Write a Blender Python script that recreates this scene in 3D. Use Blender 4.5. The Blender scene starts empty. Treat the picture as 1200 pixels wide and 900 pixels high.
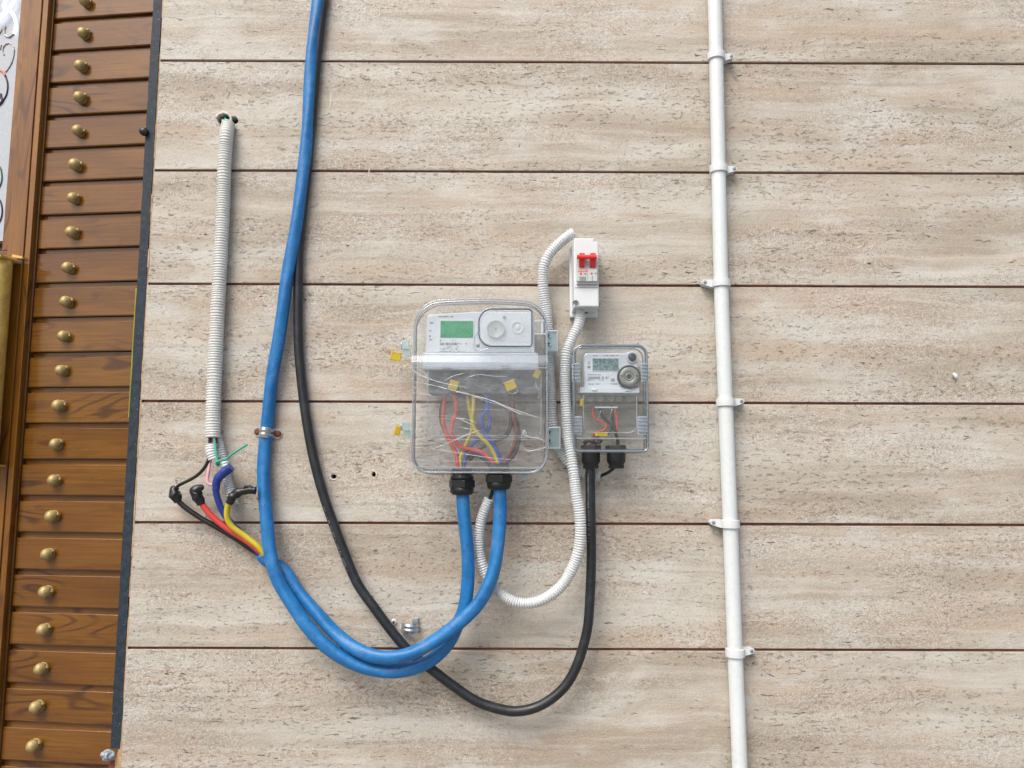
import bpy, bmesh, math, random
from mathutils import Vector, Matrix
random.seed(7)
sc = bpy.context.scene
COL = sc.collection
PI = math.pi

# ------------------------------------------------------------------ camera
F = 900.0                       # focal length in pixels of a 1200 px wide frame
CAM = Vector((0.0, -1.2795, 1.5))
PITCH, YAW, ROLL = 0.108999, 0.001661, 0.0033006
cp, sp, cy, sy = math.cos(PITCH), math.sin(PITCH), math.cos(YAW), math.sin(YAW)
FW = Vector((sy * cp, cy * cp, sp))
RT = Vector((cy, -sy, 0))
UP = RT.cross(FW)
RT, UP = math.cos(ROLL) * RT + math.sin(ROLL) * UP, math.cos(ROLL) * UP - math.sin(ROLL) * RT
camd = bpy.data.cameras.new("camera")
camd.sensor_width = 36.0
camd.lens = 27.0
camd.clip_start = 0.01
camd.clip_end = 500
cam = bpy.data.objects.new("camera", camd)
COL.objects.link(cam)
M = Matrix((RT, UP, -FW)).transposed().to_4x4()
M.translation = CAM
cam.matrix_world = M
sc.camera = cam

# ------------------------------------------------------------------ light
SUN_EL, SUN_AZ = math.radians(52), math.radians(212)   # azimuth: compass, wall looks south (-Y)
w = bpy.data.worlds.new("World")
sc.world = w
w.use_nodes = True
wt = w.node_tree
bg = wt.nodes["Background"]
sky = wt.nodes.new("ShaderNodeTexSky")
sky.sky_type = 'NISHITA'
sky.sun_disc = False
sky.sun_elevation = SUN_EL
sky.sun_rotation = SUN_AZ
sky.air_density = 0.9
sky.dust_density = 6.0
sky.ozone_density = 0.4
wt.links.new(sky.outputs[0], bg.inputs[0])
bg.inputs[1].default_value = 0.115
sd = bpy.data.lights.new("sun", 'SUN')
sd.energy = 1.35
sd.angle = math.radians(34)
sd.color = (1.0, 0.985, 0.955)
sun = bpy.data.objects.new("sun", sd)
COL.objects.link(sun)
sdir = Vector((math.sin(SUN_AZ) * math.cos(SUN_EL), math.cos(SUN_AZ) * math.cos(SUN_EL), math.sin(SUN_EL)))
sun.rotation_euler = sdir.to_track_quat('Z', 'Y').to_euler()
sun.location = (0, -4, 6)
vs = sc.view_settings
vs.view_transform = 'Standard'
vs.look = 'None'
vs.gamma = 1.0
vs.exposure = 0.68
sc.cycles.transparent_max_bounces = 32
sc.cycles.max_bounces = 10

# ------------------------------------------------------------------ helpers
def P(px, py, off=0.0):
    """point of the place seen at photo pixel (px, py), off metres in front of the wall face (y = 0)"""
    v = FW + RT * ((px - 600) / F) + UP * ((450 - py) / F)
    t = (-off - CAM.y) / v.y
    return CAM + v * t

TH = math.radians(6.5)
WO = Vector((-0.63, 0.03, 0))
WX = Vector((math.cos(TH), -math.sin(TH), 0))
WN = Vector((-math.sin(TH), -math.cos(TH), 0))
def W(px, py, off=0.0):
    """same for the timber front: local (u along it, -off, z)"""
    v = FW + RT * ((px - 600) / F) + UP * ((450 - py) / F)
    p0 = WO + WN * off
    t = (p0 - CAM).dot(WN) / v.dot(WN)
    p = CAM + v * t
    return Vector(((p - WO).dot(WX), -off, p.z))

class MB:
    def __init__(s):
        s.v, s.f, s.sm = [], [], []
    def add(s, verts, faces, smooth=False):
        o = len(s.v)
        s.v += [tuple(x) for x in verts]
        s.f += [tuple(i + o for i in f) for f in faces]
        s.sm += [smooth] * len(faces)
        return s
    def build(s, name, m, parent=None, origin=None):
        me = bpy.data.meshes.new(name)
        o = Vector(origin) if origin is not None else Vector((0, 0, 0))
        me.from_pydata([tuple(Vector(v) - o) for v in s.v], [], s.f)
        me.polygons.foreach_set("use_smooth", s.sm)
        bm = bmesh.new()
        bm.from_mesh(me)
        bmesh.ops.recalc_face_normals(bm, faces=bm.faces)
        bm.to_mesh(me)
        bm.free()
        me.update()
        me.materials.append(m)
        ob = bpy.data.objects.new(name, me)
        COL.objects.link(ob)
        if parent is not None:
            ob.parent = parent
            if origin is not None:
                ob.location = o - parent.location
            else:
                ob.location = -parent.location if parent.get('world_kids') else (0, 0, 0)
        elif origin is not None:
            ob.location = o
        return ob

def tag(o, label=None, cat=None, group=None, kind=None):
    if label: o['label'] = label
    if cat: o['category'] = cat
    if group: o['group'] = group
    if kind: o['kind'] = kind
    return o

def empty(name, loc, label, cat, group=None, rz=0.0, world_kids=True):
    o = bpy.data.objects.new(name, None)
    o.empty_display_size = 0.02
    COL.objects.link(o)
    o.location = loc
    o.rotation_euler = (0, 0, rz)
    if world_kids: o['world_kids'] = 1
    return tag(o, label, cat, group)

def part(mb, name, m, parent):
    """mesh built in world coordinates, parented to an unrotated Empty"""
    return mb.build(name, m, parent)

def sub(mb, name, m, parent):
    """sub-part: parent is a mesh part built in world coordinates (its own location cancels the Empty)"""
    ob = mb.build(name, m)
    ob.parent = parent
    return ob

def box(mb, x0, x1, y0, y1, z0, z1, bev=0.0):
    if bev <= 0:
        v = [(x, y, z) for x in (x0, x1) for y in (y0, y1) for z in (z0, z1)]
        f = [(0, 1, 3, 2), (4, 6, 7, 5), (0, 4, 5, 1), (2, 3, 7, 6), (0, 2, 6, 4), (1, 5, 7, 3)]
        return mb.add(v, f)
    bm = bmesh.new()
    bmesh.ops.create_cube(bm, size=1.0)
    for v in bm.verts:
        v.co = Vector(((x0 + x1) / 2 + v.co.x * (x1 - x0), (y0 + y1) / 2 + v.co.y * (y1 - y0), (z0 + z1) / 2 + v.co.z * (z1 - z0)))
    bmesh.ops.bevel(bm, geom=list(bm.edges), offset=bev, segments=2, profile=0.6, affect='EDGES')
    bm.verts.index_update()
    mb.add([v.co.copy() for v in bm.verts], [[v.index for v in f.verts] for f in bm.faces])
    bm.free()
    return mb

def pbox(mb, px0, py0, px1, py1, off0, off1, bev=0.0):
    """box whose front face (at off1) spans the photo rectangle, reaching back to off0"""
    a, b = P(px0, py1, off1), P(px1, py0, off1)
    return box(mb, a.x, b.x, -off1, -off0, a.z, b.z, bev)

def catmull(pts, step):
    pts = [Vector(p) for p in pts]
    if len(pts) == 2:
        n = max(2, int((pts[1] - pts[0]).length / step) + 1)
        return [pts[0].lerp(pts[1], i / n) for i in range(n + 1)]
    p = [pts[0] * 2 - pts[1]] + pts + [pts[-1] * 2 - pts[-2]]
    dense = []
    for i in range(1, len(p) - 2):
        p0, p1, p2, p3 = p[i - 1:i + 3]
        t0 = 0.0
        t1 = t0 + max((p1 - p0).length, 1e-6) ** .5
        t2 = t1 + max((p2 - p1).length, 1e-6) ** .5
        t3 = t2 + max((p3 - p2).length, 1e-6) ** .5
        n = 24
        for k in range(n):
            t = t1 + (t2 - t1) * k / n
            a1 = p0 * ((t1 - t) / (t1 - t0)) + p1 * ((t - t0) / (t1 - t0))
            a2 = p1 * ((t2 - t) / (t2 - t1)) + p2 * ((t - t1) / (t2 - t1))
            a3 = p2 * ((t3 - t) / (t3 - t2)) + p3 * ((t - t2) / (t3 - t2))
            b1 = a1 * ((t2 - t) / (t2 - t0)) + a2 * ((t - t0) / (t2 - t0))
            b2 = a2 * ((t3 - t) / (t3 - t1)) + a3 * ((t - t1) / (t3 - t1))
            dense.append(b1 * ((t2 - t) / (t2 - t1)) + b2 * ((t - t1) / (t2 - t1)))
    dense.append(pts[-1])
    # light smoothing, ends kept
    for _ in range(6):
        dense = [dense[0]] + [(dense[i - 1] + dense[i] * 2 + dense[i + 1]) / 4 for i in range(1, len(dense) - 1)] + [dense[-1]]
    L = [0.0]
    for a, b in zip(dense, dense[1:]): L.append(L[-1] + (b - a).length)
    n = max(2, int(round(L[-1] / step)))
    out, j = [], 0
    for i in range(n + 1):
        d = L[-1] * i / n
        while j < len(L) - 2 and L[j + 1] < d: j += 1
        t = (d - L[j]) / max(L[j + 1] - L[j], 1e-9)
        out.append(dense[j].lerp(dense[j + 1], t))
    return out

def frames(path):
    fr = []
    n = Vector((0, -1, 0))
    for i, p in enumerate(path):
        t = (path[min(i + 1, len(path) - 1)] - path[max(i - 1, 0)]).normalized()
        n = n - t * n.dot(t)
        if n.length < 1e-4: n = Vector((1, 0, 0)) - t * t.x
        n.normalize()
        fr.append((t, n.copy(), t.cross(n)))
    return fr

def sweep(mb, path, rad, seg=14, caps=True, a0=0.0, a1=2 * PI):
    """path: points; rad: number or function(distance, angle, index)"""
    fr = frames(path)
    full = abs(a1 - a0 - 2 * PI) < 1e-6
    cols = seg if full else seg + 1
    v, f, s = [], [], 0.0
    for i, p in enumerate(path):
        if i: s += (p - path[i - 1]).length
        t, n, b = fr[i]
        for k in range(cols):
            a = a0 + (a1 - a0) * k / seg
            r = rad(s, a, i) if callable(rad) else rad
            v.append(p + n * (math.cos(a) * r) + b * (math.sin(a) * r))
    for i in range(len(path) - 1):
        for k in range(seg):
            k2 = (k + 1) % cols if full else k + 1
            f.append((i * cols + k, i * cols + k2, (i + 1) * cols + k2, (i + 1) * cols + k))
    mb.add(v, f, True)
    if caps and full:
        o = len(mb.v) - len(v)
        mb.f.append(tuple(o + k for k in range(cols))); mb.sm.append(False)
        mb.f.append(tuple(o + (len(path) - 1) * cols + k for k in range(cols))); mb.sm.append(False)
    return mb

def pp(lst): return [P(*q) for q in lst]

def wire(mb, lst, r, step=0.004, seg=10): return sweep(mb, catmull(pp(lst), step), r, seg)

def loop_tube(mb, pts, r, seg=6):
    """tube round a closed outline of points that lie in an x-z plane"""
    n = len(pts)
    v, f = [], []
    for i in range(n):
        t = (pts[(i + 1) % n] - pts[i - 1]).normalized()
        nn = Vector((0, -1, 0))
        b = t.cross(nn)
        for k in range(seg):
            a = 2 * PI * k / seg
            v.append(pts[i] + nn * (math.cos(a) * r) + b * (math.sin(a) * r))
    for i in range(n):
        j = (i + 1) % n
        for k in range(seg):
            f.append((i * seg + k, i * seg + (k + 1) % seg, j * seg + (k + 1) % seg, j * seg + k))
    return mb.add(v, f, True)

def rrect(x0, x1, z0, z1, rad, y, inset=0.0, arch=0.0, n=8):
    """rounded rectangle outline; rad = (bl, br, tr, tl)"""
    cx, w2 = (x0 + x1) / 2, (x1 - x0) / 2
    x0, x1, z0, z1 = x0 + inset, x1 - inset, z0 + inset, z1 - inset
    out = []
    for (cxs, czs, r, s) in ((x0, z0, rad[0], PI), (x1, z0, rad[1], 1.5 * PI), (x1, z1, rad[2], 0), (x0, z1, rad[3], .5 * PI)):
        r = max(r - inset, 0.0008)
        ox = cxs + r if cxs == x0 else cxs - r
        oz = czs + r if czs == z0 else czs - r
        for k in range(n + 1):
            a = s + .5 * PI * k / n
            out.append(Vector((ox + r * math.cos(a), y, oz + r * math.sin(a))))
    if arch:
        # straight top is refined so that it can be bowed
        res = []
        for i, p in enumerate(out):
            res.append(p)
            q = out[(i + 1) % len(out)]
            if p.z > (z0 + z1) / 2 and q.z > (z0 + z1) / 2 and (p - q).length > .03:
                for k in range(1, 8): res.append(p.lerp(q, k / 8))
        for p in res:
            h = max(0, (p.z - (z0 + z1) / 2) / ((z1 - z0) / 2))
            p.z -= arch * ((p.x - cx) / w2) ** 2 * h
        out = res
    return out

def shell(mb, loops, cap_first=False, cap_last=True, smooth=True):
    n = len(loops[0])
    v = [p for l in loops for p in l]
    f = []
    for i in range(len(loops) - 1):
        for k in range(n):
            f.append((i * n + k, i * n + (k + 1) % n, (i + 1) * n + (k + 1) % n, (i + 1) * n + k))
    mb.add(v, f, smooth)
    o = len(mb.v) - len(v)
    if cap_last:
        mb.f.append(tuple(o + (len(loops) - 1) * n + k for k in range(n))); mb.sm.append(False)
    if cap_first:
        mb.f.append(tuple(o + k for k in range(n))); mb.sm.append(False)
    return mb

def lathe(mb, prof, c, ax, seg=20, smooth=True):
    """prof: (radius, distance along ax) from c; open ends are closed"""
    ax = Vector(ax).normalized()
    u = ax.orthogonal().normalized()
    q = ax.cross(u)
    v, f = [], []
    for (r, h) in prof:
        for k in range(seg):
            a = 2 * PI * k / seg
            v.append(Vector(c) + ax * h + u * (r * math.cos(a)) + q * (r * math.sin(a)))
    for i in range(len(prof) - 1):
        for k in range(seg):
            f.append((i * seg + k, i * seg + (k + 1) % seg, (i + 1) * seg + (k + 1) % seg, (i + 1) * seg + k))
    mb.add(v, f, smooth)
    o = len(mb.v) - len(v)
    mb.f.append(tuple(o + k for k in range(seg))); mb.sm.append(False)
    mb.f.append(tuple(o + (len(prof) - 1) * seg + k for k in range(seg))); mb.sm.append(False)
    return mb

def prism(mb, poly, y0, y1, smooth=False):
    """polygon of (x, z) pairs pulled from y0 to y1"""
    return shell(mb, [[Vector((x, y0, z)) for x, z in poly], [Vector((x, y1, z)) for x, z in poly]], True, True, smooth)

def pprism(mb, pix, off0, off1):
    pts = [P(x, y, off1) for x, y in pix]
    return prism(mb, [(p.x, p.z) for p in pts], -off1, -off0)

def copy_tree(o, parent=None):
    c = o.copy()
    COL.objects.link(c)
    if parent: c.parent = parent
    for ch in list(o.children): copy_tree(ch, c)
    return c

# ------------------------------------------------------------------ materials
class NT:
    def __init__(s, name):
        s.m = bpy.data.materials.new(name)
        s.m.use_nodes = True
        s.t = s.m.node_tree
        s.t.nodes.clear()
        s.out = s.t.nodes.new("ShaderNodeOutputMaterial")
    def put(s, sock, val):
        if isinstance(val, bpy.types.NodeSocket): s.t.links.new(val, sock)
        elif isinstance(val, (tuple, list)):
            val = tuple(val)
            if sock.type == 'RGBA' and len(val) == 3: val = val + (1,)
            sock.default_value = val
        else: sock.default_value = val
    def n(s, typ, ins=None, out=0, **props):
        nd = s.t.nodes.new("ShaderNode" + typ)
        for k, v in props.items(): setattr(nd, k, v)
        for k, v in (ins or {}).items(): s.put(nd.inputs[k], v)
        return nd.outputs[out]
    def noise(s, vec, scale, detail=4, rough=.55, dist=0.0, out=0):
        return s.n("TexNoise", {"Vector": vec, "Scale": scale, "Detail": detail, "Roughness": rough, "Distortion": dist}, out)
    def math(s, op, a, b=0.0, c=0.0):
        nd = s.t.nodes.new("ShaderNodeMath"); nd.operation = op
        s.put(nd.inputs[0], a); s.put(nd.inputs[1], b); s.put(nd.inputs[2], c)
        return nd.outputs[0]
    def ramp(s, v, a, b, lo=0.0, hi=1.0):
        return s.n("MapRange", {"Value": v, "From Min": a, "From Max": b, "To Min": lo, "To Max": hi})
    def mix(s, f, a, b, mode='MIX'):
        nd = s.t.nodes.new("ShaderNodeMix"); nd.data_type = 'RGBA'; nd.blend_type = mode
        s.put(nd.inputs[0], f); s.put(nd.inputs[6], a); s.put(nd.inputs[7], b)
        return nd.outputs[2]
    def mapv(s, vec, scale=(1, 1, 1), loc=(0, 0, 0), rot=(0, 0, 0)):
        return s.n("Mapping", {"Vector": vec, "Scale": scale, "Location": loc, "Rotation": rot})
    def vadd(s, a, b):
        nd = s.t.nodes.new("ShaderNodeVectorMath"); nd.operation = 'ADD'
        s.put(nd.inputs[0], a); s.put(nd.inputs[1], b)
        return nd.outputs[0]
    def vscale(s, a, k):
        nd = s.t.nodes.new("ShaderNodeVectorMath"); nd.operation = 'SCALE'
        s.put(nd.inputs[0], a); s.put(nd.inputs[3], k)
        return nd.outputs[0]
    def obj(s): return s.n("TexCoord", out=3)
    def rnd(s): return s.n("ObjectInfo", out=5)
    def bump(s, h, strength=.3, dist=.002, normal=None):
        d = {"Height": h, "Strength": strength, "Distance": dist}
        if normal is not None: d["Normal"] = normal
        return s.n("Bump", d)
    def bsdf(s, **k):
        nd = s.t.nodes.new("ShaderNodeBsdfPrincipled")
        for a, v in k.items(): s.put(nd.inputs[a.replace('_', ' ')], v)
        return nd.outputs[0]
    def done(s, sh):
        s.t.links.new(sh, s.out.inputs[0]); return s.m

def plain(name, col, rough=.5, metal=0.0, var=.12, vscale=60, bump=.1, bscale=250, dirt=None, dirtamt=.0, coat=0.0, dscale=40):
    t = NT(name); o = t.obj()
    nz = t.noise(o, vscale, 5)
    c = t.mix(t.ramp(nz, .3, .7), tuple(x * (1 - var) for x in col), tuple(min(1, x * (1 + var)) for x in col))
    if dirt:
        d = t.ramp(t.noise(o, dscale, 8, .7), .52, .72, 0, dirtamt)
        c = t.mix(d, c, dirt)
    b = t.bump(t.noise(o, bscale, 3), bump, .0008)
    r = t.ramp(nz, .25, .75, max(0, rough - .08), min(1, rough + .08))
    return t.done(t.bsdf(Base_Color=c, Roughness=r, Metallic=metal, Normal=b, Coat_Weight=coat, Coat_Roughness=.15))

def stone_mat():
    t = NT("travertine_tile")
    o = t.obj(); rn = t.rnd()
    comb = t.n("CombineXYZ", {"X": t.math('MULTIPLY', rn, 37.0), "Y": t.math('MULTIPLY', rn, 11.0), "Z": t.math('MULTIPLY', rn, 19.0)})
    p = t.vadd(o, comb)
    wob = t.noise(t.mapv(p, (6, 6, 12)), 1.0, 3, out=1)
    pw = t.vadd(p, t.vscale(wob, .03))
    wob2 = t.noise(t.mapv(p, (34, 34, 34)), 1.0, 3, out=1)
    pw2 = t.vadd(t.vadd(p, t.vscale(wob, .010)), t.vscale(wob2, .009))
    bands = t.noise(t.mapv(pw, (1.6, 1, 17)), 1.0, 5, .6)
    bands2 = t.noise(t.mapv(pw, (3.2, 1, 26), (4, 2, 7)), 1.0, 6, .62)
    cloud = t.noise(t.mapv(pw2, (7, 7, 16), (9, 0, 3)), 1.0, 6, .65)
    c = t.mix(t.ramp(bands, .40, .58), (.350, .308, .243), (.492, .475, .418))
    c = t.mix(t.ramp(bands2, .48, .64, 0, .7), c, (.445, .355, .268))
    c = t.mix(t.ramp(cloud, .50, .66, 0, .65), c, (.560, .572, .540))
    c = t.mix(t.ramp(cloud, .46, .30, 0, .5), c, (.310, .262, .205))
    # fine mottling that comes and goes along the beds
    zone = t.ramp(t.noise(t.mapv(pw, (3.5, 2, 14), (1, 5, 2)), 1.0, 3), .47, .60)
    grain = t.noise(t.mapv(p, (130, 130, 190)), 1.0, 6, .8)
    c = t.mix(t.math('MULTIPLY', t.ramp(grain, .53, .67), t.math('MULTIPLY_ADD', zone, .55, .08)), c, (.18, .140, .110))
    c = t.mix(t.math('MULTIPLY', t.ramp(grain, .47, .34), t.math('MULTIPLY_ADD', zone, .50, .15)), c, (.62, .605, .56))
    fine = t.noise(t.mapv(p, (520, 520, 620)), 1.0, 4, .7)
    c = t.mix(t.math('MULTIPLY', t.ramp(fine, .53, .63), t.math('MULTIPLY_ADD', zone, .32, .24)), c, (.19, .15, .12))
    c = t.mix(t.math('MULTIPLY', t.ramp(fine, .47, .38), t.math('MULTIPLY_ADD', zone, .30, .24)), c, (.66, .64, .60))
    mid = t.noise(t.mapv(pw2, (230, 230, 380), (4, 4, 4)), 1.0, 4, .7)
    c = t.mix(t.math('MULTIPLY', t.ramp(mid, .55, .68), t.math('MULTIPLY_ADD', zone, .32, .10)), c, (.20, .150, .115))
    c = t.mix(t.math('MULTIPLY', t.ramp(mid, .45, .34), t.math('MULTIPLY_ADD', zone, .40, .15)), c, (.64, .62, .58))
    # small rusty flecks
    fl = t.noise(t.mapv(pw2, (75, 75, 170), (2, 8, 1)), 1.0, 4, .65)
    c = t.mix(t.math('MULTIPLY', t.ramp(fl, .62, .68, 0, .8), zone), c, (.23, .115, .070))
    # elongated pits lying along the beds
    pz = t.ramp(t.noise(t.mapv(pw, (5, 2, 21), (7, 1, 9)), 1.0, 3), .52, .60)
    pit = t.noise(t.mapv(pw2, (50, 50, 190), (3, 3, 3)), 1.0, 4, .62, .3)
    pitm = t.math('MULTIPLY', t.ramp(pit, .665, .685), pz)
    c = t.mix(t.math('MULTIPLY', pitm, .95), c, (.045, .040, .038))
    dsh = t.noise(t.mapv(pw2, (34, 34, 250), (9, 1, 4)), 1.0, 2, .5)
    dshm = t.math('MULTIPLY', t.ramp(dsh, .695, .715), t.ramp(t.noise(t.mapv(pw, (6, 2, 24), (2, 9, 4)), 1.0, 2), .50, .56))
    c = t.mix(t.math('MULTIPLY', dshm, .75), c, (.05, .045, .042))
    dot = t.noise(t.mapv(p, (150, 150, 260), (6, 3, 8)), 1.0, 2, .5)
    c = t.mix(t.ramp(dot, .735, .765, 0, .85), c, (.06, .05, .045))
    # faint bedding streaks
    st = t.noise(t.mapv(pw, (3.5, 3, 120), (2, 2, 6)), 1.0, 4, .6)
    c = t.mix(t.ramp(st, .54, .70, 0, .35), c, (.285, .225, .180))
    c = t.mix(t.ramp(st, .46, .32, 0, .30), c, (.60, .585, .545))
    # rare short cracks along bedding
    cr = t.noise(t.mapv(pw2, (14, 14, 80), (5, 5, 5)), 1.0, 4, .6, .3)
    crl = t.ramp(t.math('ABSOLUTE', t.math('SUBTRACT', cr, .5)), .0, .014, 1, 0)
    crm = t.math('MULTIPLY', crl, t.math('MULTIPLY', t.ramp(t.noise(t.mapv(p, (22, 9, 36), (8, 0, 1)), 1.0, 4, .6), .62, .67), t.ramp(pit, .46, .56)))
    c = t.mix(t.math('MULTIPLY', crm, .75), c, (.11, .085, .07))
    # pressed relief: small dents gathered along some beds
    relz = t.ramp(t.noise(t.mapv(pw, (2.5, 2, 15), (6, 6, 2)), 1.0, 3), .45, .58, .08, 1)
    rel = t.noise(t.mapv(pw2, (95, 95, 290), (1, 2, 3)), 1.0, 4, .65)
    chips = t.math('MULTIPLY', t.ramp(rel, .60, .67), relz)
    h = t.math('MULTIPLY_ADD', chips, -.8, t.math('MULTIPLY_ADD', mid, .35, t.math('MULTIPLY', fine, .40)))
    h = t.math('MULTIPLY_ADD', pitm, -1.2, h)
    h = t.math('MULTIPLY_ADD', crm, -.7, h)
    h = t.math('MULTIPLY_ADD', t.math('MULTIPLY', grain, t.math('MULTIPLY_ADD', zone, .7, .3)), .40, h)
    b = t.bump(h, 1.0, .0022)
    return t.done(t.bsdf(Base_Color=c, Roughness=t.ramp(grain, .3, .7, .38, .60), Normal=b, Specular_IOR_Level=.4))

def wood_mat(name, along, tint=1.0):
    """along: 0 grain runs in x, 2 grain runs in z"""
    t = NT(name)
    o = t.obj(); rn = t.rnd()
    p = t.vadd(o, t.n("CombineXYZ", {"X": t.math('MULTIPLY', rn, 23.0), "Y": t.math('MULTIPLY', rn, 7.0), "Z": t.math('MULTIPLY', rn, 31.0)}))
    S = (lambda a, b: (a, b, b)) if along == 0 else (lambda a, b: (b, b, a))
    field = t.noise(t.mapv(p, S(4.6, 20)), 1.0, 1.0, .4)
    ring = t.math('SINE', t.math('MULTIPLY', field, 58.0))
    figure = t.math('MULTIPLY', t.ramp(ring, .35, .98), t.ramp(t.noise(t.mapv(p, S(5, 14), (3, 3, 3)), 1.0, 2), .50, .62))
    streak = t.noise(t.mapv(p, S(9, 330)), 1.0, 5, .6)
    tone = t.noise(t.mapv(p, S(4, 16), (8, 8, 8)), 1.0, 3)
    c = t.mix(t.ramp(tone, .3, .7), tuple(x * tint for x in (.125, .048, .0045)), tuple(x * tint for x in (.205, .088, .0090)))
    c = t.mix(t.ramp(streak, .42, .72, 0, .6), c, (.062 * tint, .022 * tint, .004 * tint))
    c = t.mix(t.math('MULTIPLY', figure, .8), c, (.040 * tint, .0105 * tint, .003 * tint))
    pore = t.noise(t.mapv(p, S(120, 600)), 1.0, 2)
    c = t.mix(t.ramp(pore, .66, .72, 0, .5), c, (.025, .009, .003))
    c = t.mix(t.ramp(t.rnd(), 0, 1, 0, .22), c, (.10 * tint, .036 * tint, .006 * tint))
    h = t.math('MULTIPLY_ADD', streak, .5, t.noise(o, 45, 3))
    b = t.bump(h, .16, .0012)
    return t.done(t.bsdf(Base_Color=c, Roughness=t.ramp(tone, .2, .8, .30, .48), Normal=b, Specular_IOR_Level=.12, Coat_Weight=1.0, Coat_Roughness=.12, Coat_Normal=b))

def clear_mat(name, tint=(.965, .975, .98), milk=.05, milkcol=(.75, .79, .82), gloss=.07, edge=.5, rough=.06, scratch_sheen=.0, dust=0.0, dustcol=(.45, .47, .48)):
    t = NT(name); o = t.obj()
    lw = t.n("LayerWeight", {"Blend": .35}, 1)
    f = t.math('MULTIPLY_ADD', t.math('POWER', lw, 3.0), edge, gloss)
    tr = t.n("BsdfTransparent", {"Color": tint})
    b = t.bump(t.noise(o, 60, 3), .12, .002)
    gl = t.n("BsdfGlossy", {"Color": (.95, .97, 1), "Roughness": rough, "Normal": b})
    df = t.n("BsdfDiffuse", {"Color": milkcol})
    mf = milk
    if dust:
        mf = t.ramp(t.noise(t.mapv(o, (1, 1, 1.6)), 38, 8, .68), .38, .74, milk, milk + dust)
    if scratch_sheen:
        s1 = t.noise(t.mapv(o, (14, 14, 420), rot=(0, .35, 0)), 1.0, 3, .6)
        mf = t.math('ADD', t.ramp(s1, .66, .72, 0, scratch_sheen), mf)
    m1 = t.n("MixShader", {0: mf, 1: tr, 2: df})
    return t.done(t.n("MixShader", {0: f, 1: m1, 2: gl}))

def blue_mat():
    t = NT("blue_cable_sheath"); o = t.obj()
    nz = t.noise(o, 55, 5)
    c = t.mix(t.ramp(nz, .3, .7), (.006, .115, .325), (.012, .172, .44))
    c = t.mix(t.ramp(t.noise(t.mapv(o, (1, 1, .6)), 260, 3), .655, .70, 0, .75), c, (.012, .03, .06))
    c = t.mix(t.ramp(t.noise(o, 28, 6, .7), .56, .74, 0, .25), c, (.25, .35, .45))
    b = t.bump(t.noise(o, 95, 5, .6), .5, .0018)
    return t.done(t.bsdf(Base_Color=c, Roughness=t.ramp(nz, .3, .7, .34, .52), Normal=b))

def lcd_mat(name, a, b_):
    t = NT(name); o = t.obj()
    nz = t.noise(o, 230, 6, .8)
    c = t.mix(t.ramp(nz, .40, .60), a, b_)
    return t.done(t.bsdf(Base_Color=c, Roughness=.25))

def granite_mat():
    t = NT("dark_granite"); o = t.obj()
    nz = t.noise(o, 90, 6, .65)
    c = t.mix(t.ramp(nz, .3, .7), (.009, .016, .025), (.028, .044, .062))
    c = t.mix(t.ramp(t.noise(o, 420, 2), .70, .76, 0, .8), c, (.38, .40, .42))
    return t.done(t.bsdf(Base_Color=c, Roughness=.6, Specular_IOR_Level=.3, Normal=t.bump(nz, .4, .002)))

m_stone = stone_mat()
m_core = plain("dark_wall_core", (.05, .04, .035), .9)
m_joint = plain("red_brown_joint", (.15, .060, .042), .85, var=.5, vscale=30, dirt=(.03, .02, .018), dirtamt=.7, dscale=14)
m_glue = plain("tan_tile_adhesive", (.42, .30, .17), .85, var=.3, vscale=90, bump=.5, dirt=(.1, .07, .05), dirtamt=.6)
m_granite = granite_mat()
m_wood = wood_mat("varnished_board", 0)
m_woodv = wood_mat("varnished_stile", 2, 1.3)
m_woodd = wood_mat("dark_timber", 2, .55)  # darker copy of the stile wood; the strip beside the moulding wears it as shade
m_brass = plain("aged_brass", (.40, .31, .135), .55, .45, .25, 120, .35, 220, (.10, .06, .02), .7, dscale=90)
m_gold = plain("gold_paint", (.60, .42, .11), .40, .2, .2, 80, .25, 160, (.22, .13, .03), .35, dscale=60)
m_signw = plain("white_sign_face", (.40, .44, .485), .25, var=.01)
m_blue = blue_mat()
m_black = plain("black_cable_rubber", (.011, .014, .018), .42, 0, .3, 50, .3, 140, (.07, .08, .09), .3, dscale=55)
m_blackw = plain("black_wire_insulation", (.010, .010, .010), .32, 0, .3, 50, .2)
m_tape = plain("black_tape", (.012, .012, .013), .38, 0, .3, 80, .8, 120)
m_gland = plain("black_nylon", (.010, .011, .012), .48, 0, .2, 60, .2)
m_pvc = plain("white_pvc_pipe", (.60, .66, .675), .32, 0, .02, 20, .03, 300, (.42, .40, .36), .30, dscale=120)
m_corr = plain("white_corrugated_pvc", (.60, .635, .65), .42, 0, .05, 35, .05, 300, (.45, .43, .39), .25, dscale=30)
m_corrg = plain("grey_white_corrugated_pvc", (.62, .64, .62), .5, 0, .06, 35, .05, 300, (.38, .36, .32), .35, dscale=30)
m_white = plain("white_plastic", (.61, .65, .675), .35, 0, .02, 30, .03, 300, (.45, .44, .42), .12, dscale=70)
m_lgrey = plain("light_grey_plastic", (.40, .435, .45), .4, 0, .04, 40)
m_mwhite = plain("meter_white_plastic", (.53, .59, .64), .4, 0, .03, 40)
m_term = plain("terminal_block_grey", (.13, .15, .16), .6, 0, .3, 60, .2, 200, (.34, .36, .37), .6, dscale=45)
m_label = plain("grey_label_plastic", (.47, .51, .50), .4, 0, .02)
m_red = plain("red_plastic", (.60, .016, .018), .35, 0, .08, 90)
m_redw = plain("red_wire", (.55, .055, .045), .4, 0, .1, 60)
m_yeloww = plain("yellow_wire", (.50, .42, .02), .42, 0, .1, 60)
m_bluew = plain("dark_blue_wire", (.012, .035, .22), .36, 0, .15, 80)
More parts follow.
